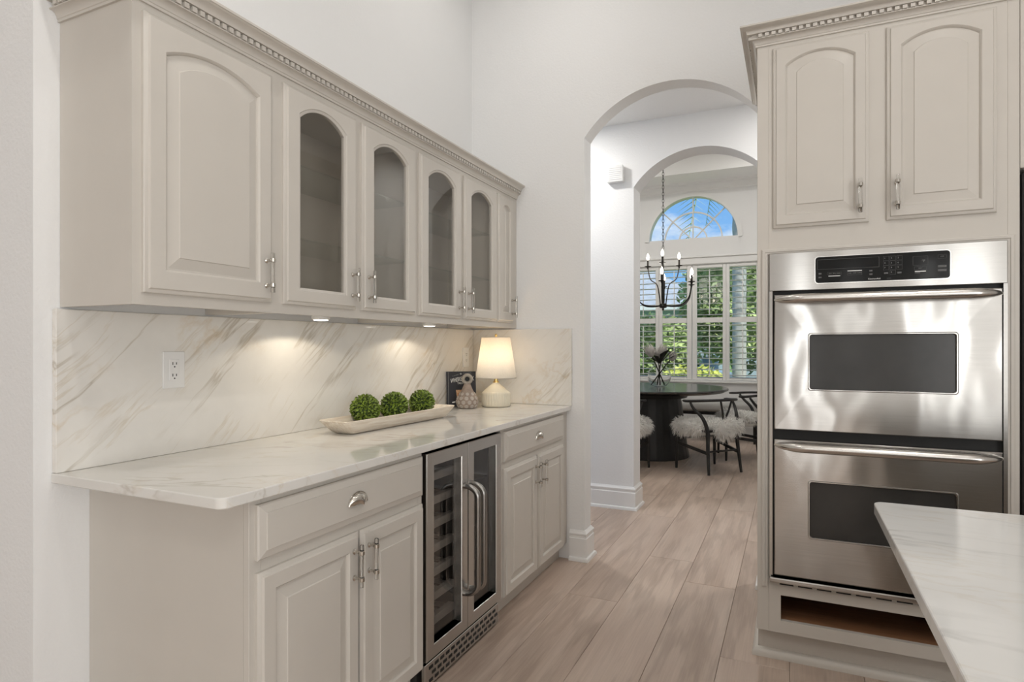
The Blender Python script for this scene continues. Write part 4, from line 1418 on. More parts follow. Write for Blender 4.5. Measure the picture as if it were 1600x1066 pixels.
for k in range(3):
    a = 2 * PI * k / 3 + 0.3
    obj('spider_arm', G().tube([(LX, LY, LZ + 0.395), (LX + 0.084 * math.cos(a), LY + 0.084 * math.sin(a), LZ + 0.403)], 0.0015, 6), 'brass', lm)
for s in (-1, 1):
    obj('harp', G().tube([(LX + s * 0.010, LY, LZ + 0.175), (LX + s * 0.05, LY, LZ + 0.235), (LX + s * 0.045, LY, LZ + 0.32), (LX + s * 0.012, LY, LZ + 0.385), (LX, LY, LZ + 0.395)], 0.0016, 6), 'brass', lm)
obj('finial', G().lathe([(0.004, 0.395), (0.004, 0.409), (0.007, 0.412), (0.0085, 0.418), (0.005, 0.425), (0.001, 0.427)], (LX, LY, LZ), 16), 'brass', lm, 40)
obj('bulb', G().lathe([(0.010, 0.215), (0.013, 0.225), (0.026, 0.252), (0.030, 0.272), (0.024, 0.293), (0.008, 0.302)], (LX, LY, LZ), 20), 'bulb_warm', lm, 40)
light('lamp_light', 'POINT', (LX, LY, LZ + 0.320), 0.85, (1.0, 0.66, 0.33), shadow_soft_size=0.02)

# ---------------------------------------------------------------- bottle vase
BX, BY, BZ = -1.688, 3.03, 0.914
bt = thing('bottle_vase', 'taupe dotted bottle vase with a round ring top between book and lamp', 'vase', (BX, BY, BZ))


def bprof(h):
    tab = [(0.0, 0.044), (0.006, 0.052), (0.02, 0.060), (0.04, 0.0625), (0.058, 0.059), (0.08, 0.047), (0.10, 0.034), (0.115, 0.027), (0.128, 0.022), (0.142, 0.016)]
    for (a, ra), (c, rc) in zip(tab[:-1], tab[1:]):
        if a <= h <= c:
            return ra + (rc - ra) * (h - a) / (c - a)
    return 0.023


hs = [0.0, 0.003, 0.006, 0.013, 0.02, 0.03, 0.04, 0.05, 0.058, 0.068, 0.08, 0.09, 0.10, 0.11, 0.12, 0.128, 0.135, 0.142]
obj('body', G().lathe([(bprof(h), h) for h in hs], (BX, BY, BZ), 40), 'bottle_taupe', bt, 60)
toc = Vector((-BX, -BY, 0)).normalized()
sidev = Vector((-toc.y, toc.x, 0))
g = G()
rc = Vector((BX, BY, BZ + 0.166))
loops = []
for i in range(33):
    a = 2 * PI * i / 32
    rad = sidev * math.cos(a) + Vector((0, 0, 1)) * math.sin(a)
    loops.append([rc + rad * (0.0225 + 0.0095 * math.cos(q)) + toc * (0.017 * math.sin(q)) for q in [2 * PI * k / 14 for k in range(14)]])
obj('ring_top', g.loft(loops, False, False), 'bottle_ring', bt, 60, label='grey ring with a dark hole facing out')
g = G()
disc = []
for (rad_, dd_) in ((0.0150, -0.006), (0.0150, -0.004)):
    disc.append([rc + (sidev * math.cos(2 * PI * k / 20) + Vector((0, 0, 1)) * math.sin(2 * PI * k / 20)) * rad_ + toc * dd_ for k in range(20)])
obj('ring_hollow', g.loft(disc), 'black_gap', bt)
dot_src = None
for row, (h, n) in enumerate(((0.013, 11), (0.036, 11), (0.060, 11), (0.083, 9))):
    for k in range(n):
        a = 2 * PI * (k + 0.5 * (row % 2)) / n
        r = bprof(h)
        nrm = Vector((math.cos(a), math.sin(a), (bprof(h - 0.004) - bprof(h + 0.004)) / 0.008)).normalized()
        g = G()
        if dot_src is None:
            dot_src = obj('dot', G().lathe([(0.0118, -0.003), (0.0112, 0.0008), (0.008, 0.0018)], (0, 0, 0), 14), 'bottle_dot', bt, 40)
            dot_src.data.transform(Matrix.Translation(bt.location))
            o = dot_src
        else:
            o = link_copy(dot_src, bt)
        o.location = (r * math.cos(a), r * math.sin(a), h)
        o.rotation_euler = nrm.to_track_quat('Z', 'Y').to_euler()
        sc_ = 1.0 if row < 3 else 0.88
        o.scale = (sc_, sc_, 1)

# ---------------------------------------------------------------- book leaning on the backsplash
bk = thing('book', 'black cookbook with white title and amber drink glass leaning behind the dotted vase', 'book', (0, 0, 0))
W_, H_, T_ = 0.172, 0.206, 0.016
obj('pages', G().box(0.003, W_ - 0.004, 0.002, T_ - 0.002, 0.003, H_ - 0.003), 'paper', bk)
obj('front_cover', G().bbox(0, W_, -0.0015, 0.002, 0, H_, 0.0006), 'book_black', bk)
obj('back_cover', G().bbox(0, W_, T_ - 0.002, T_ + 0.0005, 0, H_, 0.0006), 'book_black', bk)
obj('spine', G().bbox(-0.001, 0.002, -0.001, T_, 0, H_, 0.0006), 'book_blue', bk)
MBk = lambda s, z, d: (s, -0.0017 - d, z)


def btxt(body, size, s, z, bend=0.0, mat='white_print', align='LEFT', slope=0.0, xs=1.0):
    return text('lettering', body, size, lambda a, c, d: MBk(s + a * xs, z + c + slope * a * xs - 1.5 * bend * (a * xs) ** 2, d), mat, bk, depth=0.0001, align=align)


btxt('WHISKEY COCK', 0.036, 0.022, 0.138, 0.75, slope=0.26, xs=0.52)
btxt('TAILS &', 0.018, 0.062, 0.130, 0.3, slope=0.10, xs=0.7)
btxt('A CLASSIC', 0.008, 0.034, 0.176, 0.0, slope=0.28, mat='grey_print')
btxt('COLLECTION', 0.008, 0.096, 0.193, 0.0, slope=0.02, mat='grey_print')
obj('emblem', G().loft([[MBk(0.083 + q * math.cos(2 * PI * k / 12), 0.192 + q * math.sin(2 * PI * k / 12), d) for k in range(12)] for q, d in ((0.006, 0.0), (0.006, 0.0004))]), 'grey_print', bk)
obj('glass_print', G().loft([[MBk(0.053, 0.098, 0.0002), MBk(0.110, 0.098, 0.0002), MBk(0.104, 0.036, 0.0002), MBk(0.060, 0.036, 0.0002)]], False, True), 'amber_light', bk)
obj('drink_print', G().loft([[MBk(0.061, 0.078, 0.0004), MBk(0.106, 0.082, 0.0004), MBk(0.101, 0.039, 0.0004), MBk(0.064, 0.039, 0.0004)]], False, True), 'amber', bk)
obj('stripe', G().loft([[MBk(0.008, 0.0, 0.0002), MBk(0.0095, 0.0, 0.0002), MBk(0.0095, H_, 0.0002), MBk(0.008, H_, 0.0002)]], False, True), 'grey_print', bk)
for (a, c, w) in ((0.030, 0.022, 0.018), (0.052, 0.021, 0.014)):
    obj('publisher_print', G().loft([[MBk(a, c, 0.0002), MBk(a + w, c + 0.003, 0.0002), MBk(a + w, c + 0.009, 0.0002), MBk(a, c + 0.006, 0.0002)]], False, True), 'white_print', bk)
bk.location = (-1.824, 3.035, 0.9145)
bk.rotation_euler = (math.radians(-8), 0, math.radians(38))

# ---------------------------------------------------------------- dough bowl with three boxwood balls
db = thing('dough_bowl', 'long whitewashed carved wooden dough bowl on the counter', 'bowl', (-1.632, 2.255, 0.914))


def bowl_loop(cx, cy_, hw, hl, z, n=10, r=0.3):
    out = []
    rr_ = min(hw, hl) * r
    for (sx, sy, a0) in ((1, -1, -PI / 2), (1, 1, 0), (-1, 1, PI / 2), (-1, -1, PI)):
        for i in range(4):
            a = a0 + PI / 2 * i / 3
            out.append((cx + sx * (hw - rr_) + rr_ * math.cos(a), cy_ + sy * (hl - rr_) + rr_ * math.sin(a), z))
    return out


bc = (-1.632, 2.255)
g = G().loft([bowl_loop(*bc, 0.046, 0.325, 0.9145), bowl_loop(*bc, 0.060, 0.340, 0.922), bowl_loop(*bc, 0.078, 0.378, 0.958), bowl_loop(*bc, 0.082, 0.390, 0.970),
              bowl_loop(*bc, 0.079, 0.388, 0.972), bowl_loop(*bc, 0.068, 0.375, 0.968), bowl_loop(*bc, 0.055, 0.340, 0.938), bowl_loop(*bc, 0.040, 0.315, 0.928)])
obj('bowl', g, 'whitewashed_wood', db, smooth=45)
db.rotation_euler = (0, 0, math.radians(-2.5))

leaf_rng = random.Random(11)


def leaf_ball(r, n):
    core = G().ellip((0, 0, 0), (r * 0.86, r * 0.86, r * 0.86), 16, 10)
    lv = G()
    for i in range(n):
        z = 1 - 2 * (i + 0.5) / n
        a = i * PI * (3 - math.sqrt(5)) + leaf_rng.uniform(-.1, .1)
        q = math.sqrt(1 - z * z)
        d = Vector((q * math.cos(a), q * math.sin(a), z))
        tg = d.cross(Vector((leaf_rng.uniform(-1, 1), leaf_rng.uniform(-1, 1), leaf_rng.uniform(-1, 1)))).normalized()
        bt_ = d.cross(tg)
        rr_ = r * leaf_rng.uniform(0.86, 1.0)
        base = d * (rr_ - 0.006)
        tip = d * (rr_ + 0.006) + tg * 0.0105
        mid_ = (base + tip) * 0.5 + d * 0.0015
        w = bt_ * leaf_rng.uniform(0.0036, 0.0052)
        lv.add([base, mid_ + w, tip, mid_ - w], [(0, 1, 2, 3)])
    return core, lv


core, lv = leaf_ball(0.0625, 900)
core_o = lv_o = None
for (x, y, z, s, lab) in ((-1.672, 2.100, 0.9965, 1.0, 'green boxwood ball nearest the left end of the dough bowl'), (-1.645, 2.272, 0.9965, 0.99, 'green boxwood ball in the middle of the dough bowl'), (-1.632, 2.478, 0.995, 0.97, 'green boxwood ball nearest the book in the dough bowl')):
    bw = thing('boxwood_ball', lab, 'topiary ball', (0, 0, 0), 'boxwood balls in the dough bowl')
    if core_o is None:
        core_o = obj('core', core, 'leaf_core', bw, 60)
        lv_o = obj('leaves', lv, 'leaf_green', bw, fix=False)
        lv_o['kind'] = 'stuff'
    else:
        link_copy(core_o, bw)
        link_copy(lv_o, bw)
    bw.location = (x, y, z)
    bw.rotation_euler = (0.4 * len(lab), 0.2 * len(lab), 0.7 * len(lab))
    bw.scale = (s, s, s)

# ---------------------------------------------------------------- dining table
TX, TY, TZ = -1.50, 7.10, 0.794
dt = thing('dining_table', 'round black wooden dining table on a flared drum base', 'table', (TX, TY, 0))
obj('table_top', G().lathe([(0.70, TZ - 0.055), (0.80, TZ - 0.045), (0.848, TZ - 0.022), (0.852, TZ - 0.010), (0.846, TZ)], (TX, TY, 0), 72), 'table_black', dt, 30)
obj('collar', G().lathe([(0.40, TZ - 0.115), (0.42, TZ - 0.056)], (TX, TY, 0), 48), 'black_wood', dt, 30)
nst = 28
obj('pedestal', G().lathe([(0.425, 0.0), (0.425, 0.02), (0.405, 0.12), (0.335, TZ - 0.116)], (TX, TY, 0), 84, wave=lambda a, h: 1 - 0.012 * (0.5 + 0.5 * math.cos(a * nst)) ** 6), 'black_wood', dt, 50)

# vase with flowers
VX, VY = -1.415, 7.13
vz = thing('flower_vase', 'round clear glass vase of dried flowers on the dining table', 'vase', (VX, VY, TZ))
vp = [(0.045, 0.001), (0.08, 0.012), (0.118, 0.055), (0.135, 0.115), (0.126, 0.175), (0.095, 0.225), (0.060, 0.252), (0.062, 0.262)]
vi = [(r - 0.005, h + 0.004 if h < 0.2 else h) for r, h in reversed(vp)]
obj('glass_bowl', G().lathe(vp + vi, (VX, VY, TZ), 40), 'clear_glass', vz, 60)
frng = random.Random(5)
for k, (dx, dy, dz, s) in enumerate(((-0.075, -0.02, 0.35, 1.35), (0.03, 0.0, 0.355, 1.25), (0.115, 0.03, 0.31, 1.0), (-0.02, 0.06, 0.33, 1.1))):
    top = Vector((VX + dx, VY + dy, TZ + dz))
    bot = Vector((VX - dx * 0.8, VY - dy * 0.5, TZ + 0.02))
    st = obj('stem', G().tube([bot, (bot + top) / 2, top], 0.007, 7), 'dark_leaf', vz, 60)
    ax = (top - bot).normalized()
    sa = ax.orthogonal().normalized()
    sb = ax.cross(sa)
    g = G()
    for q in range(11):
        a = 2 * PI * q / 11
        d = sa * math.cos(a) + sb * math.sin(a)
        e = ax.cross(d)
        p0 = top + d * 0.012 * s
        p1 = top + d * 0.045 * s + ax * 0.05 * s
        p2 = top + d * 0.030 * s + ax * 0.115 * s
        g.add([p0 - e * 0.006, p0 + e * 0.006, p1 + e * 0.016 * s, p2 + e * 0.002, p2 - e * 0.002, p1 - e * 0.016 * s], [(0, 1, 2, 5), (5, 2, 3, 4)])
    g.ellip(tuple(top + ax * 0.045 * s), (0.028 * s, 0.028 * s, 0.05 * s), 12, 8)
    obj('bloom', g, 'petal', st, 60, label='pale grey bloom')
for k in range(14):
    a = 2 * PI * k / 14 + frng.uniform(-.2, .2)
    L = frng.uniform(0.20, 0.33)
    p0 = Vector((VX, VY, TZ + 0.27))
    d = Vector((math.cos(a), math.sin(a) * 0.8, frng.uniform(0.15, 0.75)))
    e = d.cross(Vector((0, 0, 1))).normalized()
    p1, p2 = p0 + d * L * 0.55 + Vector((0, 0, 0.03)), p0 + d * L
    obj('leaf', G().add([p0 - e * 0.004, p0 + e * 0.004, p1 + e * 0.028, p2, p1 - e * 0.028, p1 + Vector((0, 0, 0.005))], [(0, 1, 2, 5), (0, 5, 4), (5, 2, 3), (5, 3, 4)]), 'dark_leaf', vz)


# ---------------------------------------------------------------- wishbone chairs with sheepskins
def spline(pts, n=24):
    P_ = [Vector(p) for p in pts]
    P_ = [P_[0] * 2 - P_[1]] + P_ + [P_[-1] * 2 - P_[-2]]
    out = []
    m_ = len(P_) - 3
    for i in range(n + 1):
        u_ = i / n * m_
        k = min(int(u_), m_ - 1)
        t_ = u_ - k
        a, b_, c, d = P_[k:k + 4]
        out.append(0.5 * ((2 * b_) + (c - a) * t_ + (2 * a - 5 * b_ + 4 * c - d) * t_ ** 2 + (3 * b_ - a - 3 * c + d) * t_ ** 3))
    return out


def lin(a, b_, n):
    return [a + (b_ - a) * i / n for i in range(n + 1)]


wool_rng = random.Random(21)


def fur(blobs, n=6500, L=0.065):
    base, st = G(), G()
    for c, r in blobs:
        base.ellip(c, r, 16, 10)
    areas = [r[0] * r[1] + r[1] * r[2] + r[0] * r[2] for c, r in blobs]
    tot = sum(areas)
    for (c, r), ar in zip(blobs, areas):
        for i in range(int(n * ar / tot)):
            z = wool_rng.uniform(-1, 1)
            a = wool_rng.uniform(0, 2 * PI)
            q = math.sqrt(1 - z * z)
            d = Vector((q * math.cos(a), q * math.sin(a), z))
            p = Vector((c[0] + r[0] * d.x, c[1] + r[1] * d.y, c[2] + r[2] * d.z))
            inside = False
            for c2, r2 in blobs:
                if c2 is c:
                    continue
                if sum(((p[k] - c2[k]) / r2[k]) ** 2 for k in range(3)) < 0.9:
                    inside = True
                    break
            if inside:
                continue
            nm = Vector((d.x / r[0], d.y / r[1], d.z / r[2])).normalized()
            dr = (nm + Vector((wool_rng.uniform(-.45, .45), wool_rng.uniform(-.45, .45), wool_rng.uniform(-.75, .15)))).normalized()
            sd = dr.orthogonal().normalized()
            sd = (Matrix.Rotation(wool_rng.uniform(0, PI), 3, dr) @ sd) * 0.0032
            l = L * wool_rng.uniform(0.5, 1.1)
            m2 = p + dr * l * 0.6
            tip = p + dr * l + Vector((0, 0, -0.3 * l))
            st.add([p - sd, p + sd, m2 + sd * 0.7, m2 - sd * 0.7, tip], [(0, 1, 2, 3), (3, 2, 4)])
    return base, st


def make_chair(label):
    c = thing('wishbone_chair', label, 'chair', (0, 0, 0), 'black wishbone chairs around the round table')
    for s in (-1, 1):
        obj('leg', G().tube([(s * 0.250, 0.215, 0), (s * 0.247, 0.212, 0.2), (s * 0.243, 0.208, 0.435)], [0.012, 0.017, 0.018], 12), 'black_wood', c, 60)
        pts = spline([(s * 0.205, -0.225, 0), (s * 0.190, -0.195, 0.25), (s * 0.182, -0.180, 0.42), (s * 0.215, -0.150, 0.55), (s * 0.262, -0.075, 0.64), (s * 0.270, -0.030, 0.70)])
        obj('leg', G().tube(pts, lin(0.0135, 0.021, 8) + lin(0.021, 0.012, 15), 12), 'black_wood', c, 60)
        obj('seat_rail', G().tube([(s * 0.243, 0.205, 0.425), (s * 0.185, -0.180, 0.425)], 0.014, 10), 'black_wood', c, 60)
        obj('stretcher', G().loft([[(s * 0.246 + dx, 0.20, 0.26 + dz) for dx, dz in ((-.008, -.008), (.008, -.008), (.008, .022), (-.008, .022))], [(s * 0.188 + dx, -0.185, 0.20 + dz) for dx, dz in ((-.008, -.008), (.008, -.008), (.008, .022), (-.008, .022))]]), 'black_wood', c)
    obj('seat_rail', G().tube([(-0.243, 0.208, 0.415), (0.243, 0.208, 0.415)], 0.014, 10), 'black_wood', c, 60)
    obj('seat_rail', G().tube([(-0.183, -0.182, 0.425), (0.183, -0.182, 0.425)], 0.014, 10), 'black_wood', c, 60)
    obj('stretcher', G().tube([(-0.192, -0.198, 0.225), (0.192, -0.198, 0.225)], 0.010, 10), 'black_wood', c, 60)
    obj('stretcher', G().tube([(-0.246, 0.211, 0.31), (0.246, 0.211, 0.31)], 0.010, 10), 'black_wood', c, 60)
    obj('seat', G().loft([[(-0.235, 0.20, z), (0.235, 0.20, z), (0.178, -0.175, z), (-0.178, -0.175, z)] for z in (0.418, 0.436)]), 'seat_cord', c)
    arc = []
    for i in range(33):
        a = math.radians(-15 + 210 * i / 32)
        arc.append((0.278 * math.cos(a), 0.02 - 0.262 * math.sin(a), 0.712 + 0.022 * max(0.0, math.sin(a))))
    obj('backrest', G().tube(arc, [0.009] + lin(0.013, 0.0145, 30) + [0.009], 12), 'black_wood', c, 60)
    obj('back_splat', G().loft([[(-0.022, -0.190, 0.42), (0.022, -0.190, 0.42), (0.022, -0.178, 0.42), (-0.022, -0.178, 0.42)], [(-0.018, -0.212, 0.54), (0.018, -0.212, 0.54), (0.018, -0.202, 0.54), (-0.018, -0.202, 0.54)]]), 'black_wood', c)
    for s in (-1, 1):
        obj('back_splat', G().tube([(s * 0.008, -0.208, 0.53), (s * 0.04, -0.228, 0.63), (s * 0.068, -0.238, 0.725)], [0.011, 0.010, 0.010], 8), 'black_wood', c, 60)
    return c


chair0 = make_chair('')
wool_src = None


def place_chair(first, label, wlabel, pos, fwd, skin_blobs):
    c = chair0 if first else copy_tree(chair0)
    ang = math.atan2(fwd[1], fwd[0]) - PI / 2
    c.location = (pos[0], pos[1], 0)
    c.rotation_euler = (0, 0, ang)
    c['label'] = label
    sk = thing('sheepskin', wlabel, 'sheepskin', (0, 0, 0), 'white sheepskins on the dining chairs')
    base, st = fur(skin_blobs)
    obj('hide', base, 'wool', sk, 60)
    w = obj('wool', st, 'wool', sk, fix=False)
    w['kind'] = 'stuff'
    sk.location = (pos[0], pos[1], 0)
    sk.rotation_euler = (0, 0, ang)


seat_blob = ((0, 0.04, 0.462), (0.245, 0.215, 0.036))
place_chair(True, 'black wishbone chair seen from behind in front of the round table, nearest to view', 'long-haired white sheepskin draped over the nearest wishbone chair and hanging down behind', (-0.775, 6.49), (-0.322, 0.294),
            [seat_blob, ((-0.185, 0.19, 0.44), (0.085, 0.08, 0.07)), ((0.0, -0.215, 0.45), (0.10, 0.05, 0.085)), ((0.16, -0.13, 0.46), (0.08, 0.10, 0.07)), ((-0.2, 0.0, 0.45), (0.07, 0.13, 0.06))])
place_chair(False, 'black wishbone chair at the right side of the table, half hidden by the oven cabinet', 'white sheepskin on the right-hand chair beside the oven cabinet edge', (-0.53, 7.37), (-0.963, -0.268),
            [seat_blob, ((0.2, 0.1, 0.45), (0.08, 0.10, 0.06)), ((-0.18, 0.16, 0.45), (0.08, 0.08, 0.06))])
place_chair(False, 'black wishbone chair mostly hidden behind the left jamb of the hall arch', 'white sheepskin edge on the chair behind the left arch jamb', (-1.645, 6.16), (0.15, 0.99),
            [seat_blob, ((0.19, 0.15, 0.45), (0.085, 0.09, 0.065)), ((0.2, -0.02, 0.45), (0.07, 0.12, 0.06))])

# grey bench behind the table
bn = thing('bench', 'low grey upholstered bench under the window behind the round table', 'bench', (-1.3, 8.55, 0))
obj('cushion', G().bbox(-2.35, -0.35, 8.33, 8.80, 0.40, 0.53, 0.045, 4), 'fabric_grey', bn, 50)
obj('seat_board', G().bbox(-2.33, -0.37, 8.35, 8.78, 0.36, 0.40, 0.005), 'black_wood', bn)
for x in (-2.25, -0.45):
    for y in (8.40, 8.73):
        obj('leg', G().tube([(x, y, 0), (x, y, 0.36)], [0.015, 0.02], 10), 'black_wood', bn, 60)

# ---------------------------------------------------------------- chandelier
CX_, CY_, CZ_ = -1.365, 7.10, 1.735
cl = thing('chandelier', 'black iron two-tier chandelier with lit candle bulbs above the dining table', 'chandelier', (CX_, CY_, 3.86))
obj('canopy', G().lathe([(0.065, 3.835), (0.062, 3.858), (0.062, 3.86)], (CX_, CY_, 0), 24), 'black_iron', cl, 40)
for i in range(38):
    z0 = 2.37 + i * 0.0388
    pts = []
    for k in range(11):
        a = 2 * PI * k / 10
        x, z = 0.010 * math.cos(a), 0.024 * math.sin(a)
        pts.append((CX_ + (x if i % 2 else 0), CY_ + (0 if i % 2 else x), z0 + z))
    obj('chain_link', G().tube(pts, 0.0032, 5, False), 'black_iron', cl, 60)
obj('stem', G().lathe([(0.004, CZ_ - 0.055), (0.014, CZ_ - 0.045), (0.010, CZ_ - 0.03), (0.040, CZ_ - 0.022), (0.045, CZ_), (0.040, CZ_ + 0.022), (0.014, CZ_ + 0.03), (0.011, 2.16), (0.010, 2.33), (0.016, 2.335), (0.016, 2.35), (0.006, 2.36)], (CX_, CY_, 0), 16), 'black_iron', cl, 40)
fwdv = Vector((CX_, CY_, 0)).normalized()
right = Vector((fwdv.y, -fwdv.x, 0))


def candle(base, par, scale=1.0):
    x, y, z = base
    obj('candle_cup', G().lathe([(0.006, -0.03), (0.010, -0.02), (0.014, -0.006), (0.036, 0.0), (0.040, 0.006), (0.012, 0.008)], (x, y, z), 16), 'black_iron', par, 40)
    obj('candle', G().lathe([(0.0115, 0.006), (0.0115, 0.078)], (x, y, z), 12), 'black_iron', par, 40)
    obj('bulb', G().lathe([(0.009, 0.078), (0.014, 0.090), (0.018, 0.108), (0.013, 0.130), (0.005, 0.150), (0.001, 0.158)], (x, y, z), 12), 'bulb_warm', par, 60)


C0 = Vector((CX_, CY_, 0))
for k in range(6):
    a = math.radians(30 + 60 * k - 2)
    d = right * math.cos(a) + fwdv * math.sin(a)
    R_, zc = 0.365, 1.985
    pts = spline([C0 + d * 0.03 + Vector((0, 0, CZ_)), C0 + d * 0.15 + Vector((0, 0, CZ_ - 0.005)), C0 + d * 0.26 + Vector((0, 0, CZ_ + 0.015)), C0 + d * 0.335 + Vector((0, 0, CZ_ + 0.09)), C0 + d * R_ + Vector((0, 0, zc - 0.02))], 20)
    ar = obj('arm', G().tube(pts, 0.0075, 8), 'black_iron', cl, 60)
    candle(C0 + d * R_ + Vector((0, 0, zc)), ar)
for k in range(3):
    a = math.radians(-92 + 120 * k)
    d = right * math.cos(a) + fwdv * math.sin(a)
    R_, zc = 0.205, 2.205
    pts = spline([C0 + d * 0.035 + Vector((0, 0, CZ_ + 0.01)), C0 + d * 0.055 + Vector((0, 0, CZ_ + 0.15)), C0 + d * 0.085 + Vector((0, 0, CZ_ + 0.255)), C0 + d * 0.17 + Vector((0, 0, CZ_ + 0.32)), C0 + d * R_ + Vector((0, 0, zc - 0.02))], 20)
    ar = obj('arm', G().tube(pts, 0.0065, 8), 'black_iron', cl, 60)
    candle(C0 + d * R_ + Vector((0, 0, zc)), ar)
light('chandelier_light', 'POINT', (CX_, CY_, 2.25), 15, WARM, shadow_soft_size=0.25)

# ---------------------------------------------------------------- recessed ceiling lamps
for i, (x, y, z, e, where) in enumerate(CANS):
    cn = thing('recessed_lamp', 'round recessed ceiling lamp ' + where, 'ceiling lamp', (x, y, z), 'recessed ceiling lamps')
    obj('trim_ring', G().lathe([(0.075, -0.004), (0.095, -0.006), (0.100, -0.001), (0.100, 0.0), (0.075, 0.0)], (x, y, z - 0.0005), 24, cap=False), 'trim_paint', cn, 40)
    obj('lens', G().lathe([(0.0745, -0.002), (0.0745, -0.0005)], (x, y, z - 0.0005), 24), 'can_glow', cn)
    light('recessed_light', 'AREA', (x, y, z - 0.012), e, (1.0, 0.97, 0.93), (0, 0, 0), shape='DISK', size=0.15)

# ---------------------------------------------------------------- garden beyond the window
gd = struct('ground', G().box(-40, 40, YW + 0.2, 80, -0.5, -0.25), 'lawn')
leaf_r = random.Random(77)


def shrub(name, label, c, r, n, mat, trunk_h=None, size=0.09, cat='bush'):
    t = thing(name, label, cat, (c[0], c[1], -0.25), 'plants outside the dining window')
    core = G().ellip(c, tuple(q * 0.86 for q in r), 18, 12)
    obj('core', core, 'garden_core', t, 60)
    lv = G()
    for i in range(n):
        z = leaf_r.uniform(-1, 1)
        a = leaf_r.uniform(0, 2 * PI)
        q = math.sqrt(1 - z * z)
        d = Vector((q * math.cos(a), q * math.sin(a), z))
        k = leaf_r.uniform(0.8, 1.12)
        p = Vector((c[0] + r[0] * d.x * k, c[1] + r[1] * d.y * k, c[2] + r[2] * d.z * k))
        e = Vector((leaf_r.uniform(-1, 1), leaf_r.uniform(-1, 1), leaf_r.uniform(-.6, .6))).normalized()
        f_ = e.orthogonal().normalized()
        s = size * leaf_r.uniform(0.6, 1.2)
        lv.add([p - e * s, p + f_ * s * 0.45, p + e * s, p - f_ * s * 0.45], [(0, 1, 2, 3)])
    lo = obj('leaves', lv, mat, t, fix=False)
    lo['kind'] = 'stuff'
    zt = c[2] - r[2] * 0.5
    obj('trunk', G().tube([(c[0], c[1], -0.28), (c[0], c[1], max(zt, 0.1))], [0.09, 0.06], 8), 'bark', t, 60)
    return t


shrub('leafy_tree', 'light green leafy tree outside, filling the shutter panel right of the centre post', (-1.45, 15.2, 2.3), (1.0, 0.9, 1.3), 3600, 'garden_leaf', cat='tree')
shrub('leafy_tree', 'green leafy tree outside behind the palm trunk at the right', (0.95, 15.6, 2.2), (1.05, 0.9, 1.45), 3400, 'garden_leaf', cat='tree')
shrub('garden_bush', 'green bush outside low behind the chandelier', (-2.75, 13.4, 1.05), (0.85, 0.7, 0.85), 2600, 'garden_leaf')
shrub('garden_bush', 'yellow-green bush outside low right of the centre post', (-1.75, 12.2, 0.35), (0.70, 0.5, 0.5), 1700, 'garden_leaf_yellow', size=0.07)
shrub('garden_bush', 'yellow-green bush outside low at the right shutter panel', (0.20, 12.4, 0.30), (0.70, 0.5, 0.48), 1700, 'garden_leaf_yellow', size=0.07)
shrub('garden_bush', 'dark green bush outside far left behind the flower vase', (-4.0, 15.0, 0.6), (0.8, 0.6, 0.75), 1700, 'garden_leaf_dark')
shrub('leafy_tree', 'dark tree in the back of the garden behind the hedge', (-0.3, 19.0, 2.4), (2.2, 1.2, 1.9), 3600, 'garden_leaf_dark', size=0.12, cat='tree')

# palm
pm = thing('palm_tree', 'tall palm tree outside with grey trunk in the right shutter panel', 'palm tree', (-0.95, 12.6, -0.25))
rings = []
for i in range(40):
    z = -0.28 + i * 0.155
    rings.append((0.125 + (0.010 if i % 2 else 0.0), z))
obj('trunk', G().lathe(rings, (-0.95, 12.6, 0), 18), 'palm_bark', pm, 30)
crown_p = Vector((-0.95, 12.6, 5.75))
prng = random.Random(9)
for k in range(13):
    a = 2 * PI * k / 13 + prng.uniform(-.15, .15)
    d = Vector((math.cos(a), math.sin(a), 0))
    L = prng.uniform(1.9, 2.4)
    droop = prng.uniform(1.4, 2.6)
    if k == 0:
        d, L, droop = Vector((-0.30, -0.95, 0)), 2.2, 3.3
    spine = [crown_p + d * (L * q / 12) + Vector((0, 0, 0.55 * (q / 12) - droop * (q / 12) ** 2)) for q in range(13)]
    fr_ = obj('frond', G().tube(spine, lin(0.022, 0.005, 12), 5), 'garden_leaf', pm, 60)
    lf = G()
    sd = Vector((-d.y, d.x, 0))
    for q in range(1, 13):
        for sub in range(4):
            u_ = (q - 1 + sub / 4)
            i0 = int(u_)
            p = spine[i0].lerp(spine[min(i0 + 1, 12)], u_ - i0)
            ll = 0.62 * math.sin(PI * (0.12 + 0.84 * u_ / 12)) + 0.1
            for s in (-1, 1):
                tip = p + sd * s * ll * 0.75 + d * ll * 0.35 + Vector((0, 0, -0.55 * ll))
                w = d * 0.020
                lf.add([p - w, p + w, tip], [(0, 1, 2)])
    lo = obj('leaflets', lf, 'garden_leaf' if k % 3 else 'garden_leaf_yellow', fr_, fix=False)
    lo['kind'] = 'stuff'

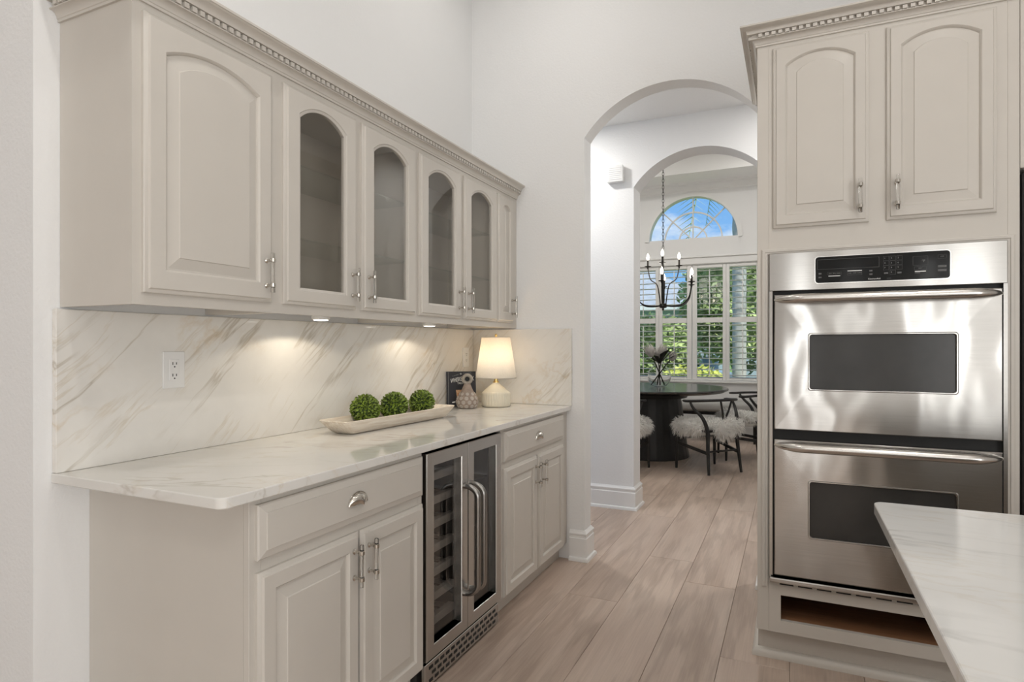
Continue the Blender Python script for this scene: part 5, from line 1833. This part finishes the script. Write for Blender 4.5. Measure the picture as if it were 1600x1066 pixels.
# neighbour's house
nh = thing('house', 'pale blue neighbouring house with grey roof behind the left shutter panels', 'house', (-7.5, 26, -0.25))
obj('wall', G().box(-13, -3.4, 26, 34, -0.26, 3.0), 'house_blue', nh)
obj('roof', G().add([(-13.6, 25.4, 2.95), (-2.8, 25.4, 2.95), (-2.8, 34.6, 2.95), (-13.6, 34.6, 2.95), (-10, 30, 5.0), (-6.2, 30, 5.0)], [(0, 1, 5, 4), (1, 2, 5), (2, 3, 4, 5), (3, 0, 4), (3, 2, 1, 0)]), 'roof_grey', nh)
obj('fascia', G().box(-13.6, -2.8, 25.36, 25.42, 2.78, 2.98), 'window_vinyl', nh)
for x in (-8.6, -6.8, -5.0):
    wf = obj('window', G().box(x - 0.62, x + 0.62, 25.94, 26.0, 0.75, 2.15), 'window_vinyl', nh)
    for (p, q) in ((x - 0.55, x - 0.03), (x + 0.03, x + 0.55)):
        obj('pane', G().box(p, q, 25.92, 25.945, 0.82, 2.08), 'black_gloss', wf)
nh2 = thing('house', 'neighbouring house wall with dark windows half hidden by the right-hand trees', 'house', (3.0, 24, -0.25))
obj('wall', G().box(-1.6, 8, 24, 30, -0.26, 3.2), 'house_blue', nh2)
obj('roof', G().add([(-2.2, 23.4, 3.15), (8.6, 23.4, 3.15), (8.6, 30.6, 3.15), (-2.2, 30.6, 3.15), (1.4, 27, 5.0), (5, 27, 5.0)], [(0, 1, 5, 4), (1, 2, 5), (2, 3, 4, 5), (3, 0, 4), (3, 2, 1, 0)]), 'roof_grey', nh2)
for x in (-0.6, 0.6, 1.8):
    wf = obj('window', G().box(x - 0.45, x + 0.45, 23.94, 24.0, 0.6, 2.1), 'window_vinyl', nh2)
    obj('pane', G().box(x - 0.39, x + 0.39, 23.92, 23.945, 0.66, 2.04), 'black_gloss', wf)

# parked car seen low through the second panel
ca = thing('car', 'light blue car parked outside, seen low between vase and centre post', 'car', (-3.35, 17.5, -0.25))
x0, y0, z0 = -3.35, 17.5, -0.25
prof = [(-2.1, 0.30), (2.1, 0.30), (2.15, 0.55), (2.05, 0.72), (1.35, 0.84), (0.95, 0.92), (-1.6, 0.95), (-2.1, 0.85), (-2.15, 0.5)]
obj('body', G().loft([[(x0 + a * (1 - 0.02 * s_), y0 + w, z0 + b_) for a, b_ in prof] for s_, w in ((1, -0.86), (0, -0.80), (0, 0.80), (1, 0.86))]), 'car_paint', ca, 30)
cab = [(-1.45, 0.94), (0.95, 0.92), (0.30, 1.40), (-0.95, 1.43)]
obj('cabin', G().loft([[(x0 + a, y0 + w * (1.0 if b_ < 1 else 0.86), z0 + b_) for a, b_ in cab] for w in (-0.76, 0.76)]), 'black_gloss', ca)
obj('car_roof', G().loft([[(x0 - 0.98, y0 - 0.66, z0 + 1.42), (x0 + 0.32, y0 - 0.66, z0 + 1.395), (x0 + 0.32, y0 + 0.66, z0 + 1.395), (x0 - 0.98, y0 + 0.66, z0 + 1.42)], [(x0 - 0.90, y0 - 0.6, z0 + 1.455), (x0 + 0.22, y0 - 0.6, z0 + 1.43), (x0 + 0.22, y0 + 0.6, z0 + 1.43), (x0 - 0.90, y0 + 0.6, z0 + 1.455)]]), 'car_paint', ca)
for a in (-1.35, 1.3):
    for w in (-0.80, 0.80):
        wh = obj('wheel', G().lathe([(0.20, -0.10), (0.33, -0.10), (0.34, 0.0), (0.33, 0.10), (0.20, 0.10)], (x0 + a, y0 + w, z0 + 0.34), 20, 'y'), 'tyre', ca, 40)
        obj('hub', G().lathe([(0.19, -0.105), (0.06, -0.115)], (x0 + a, y0 + w, z0 + 0.34), 16, 'y'), 'nickel', wh, 40)
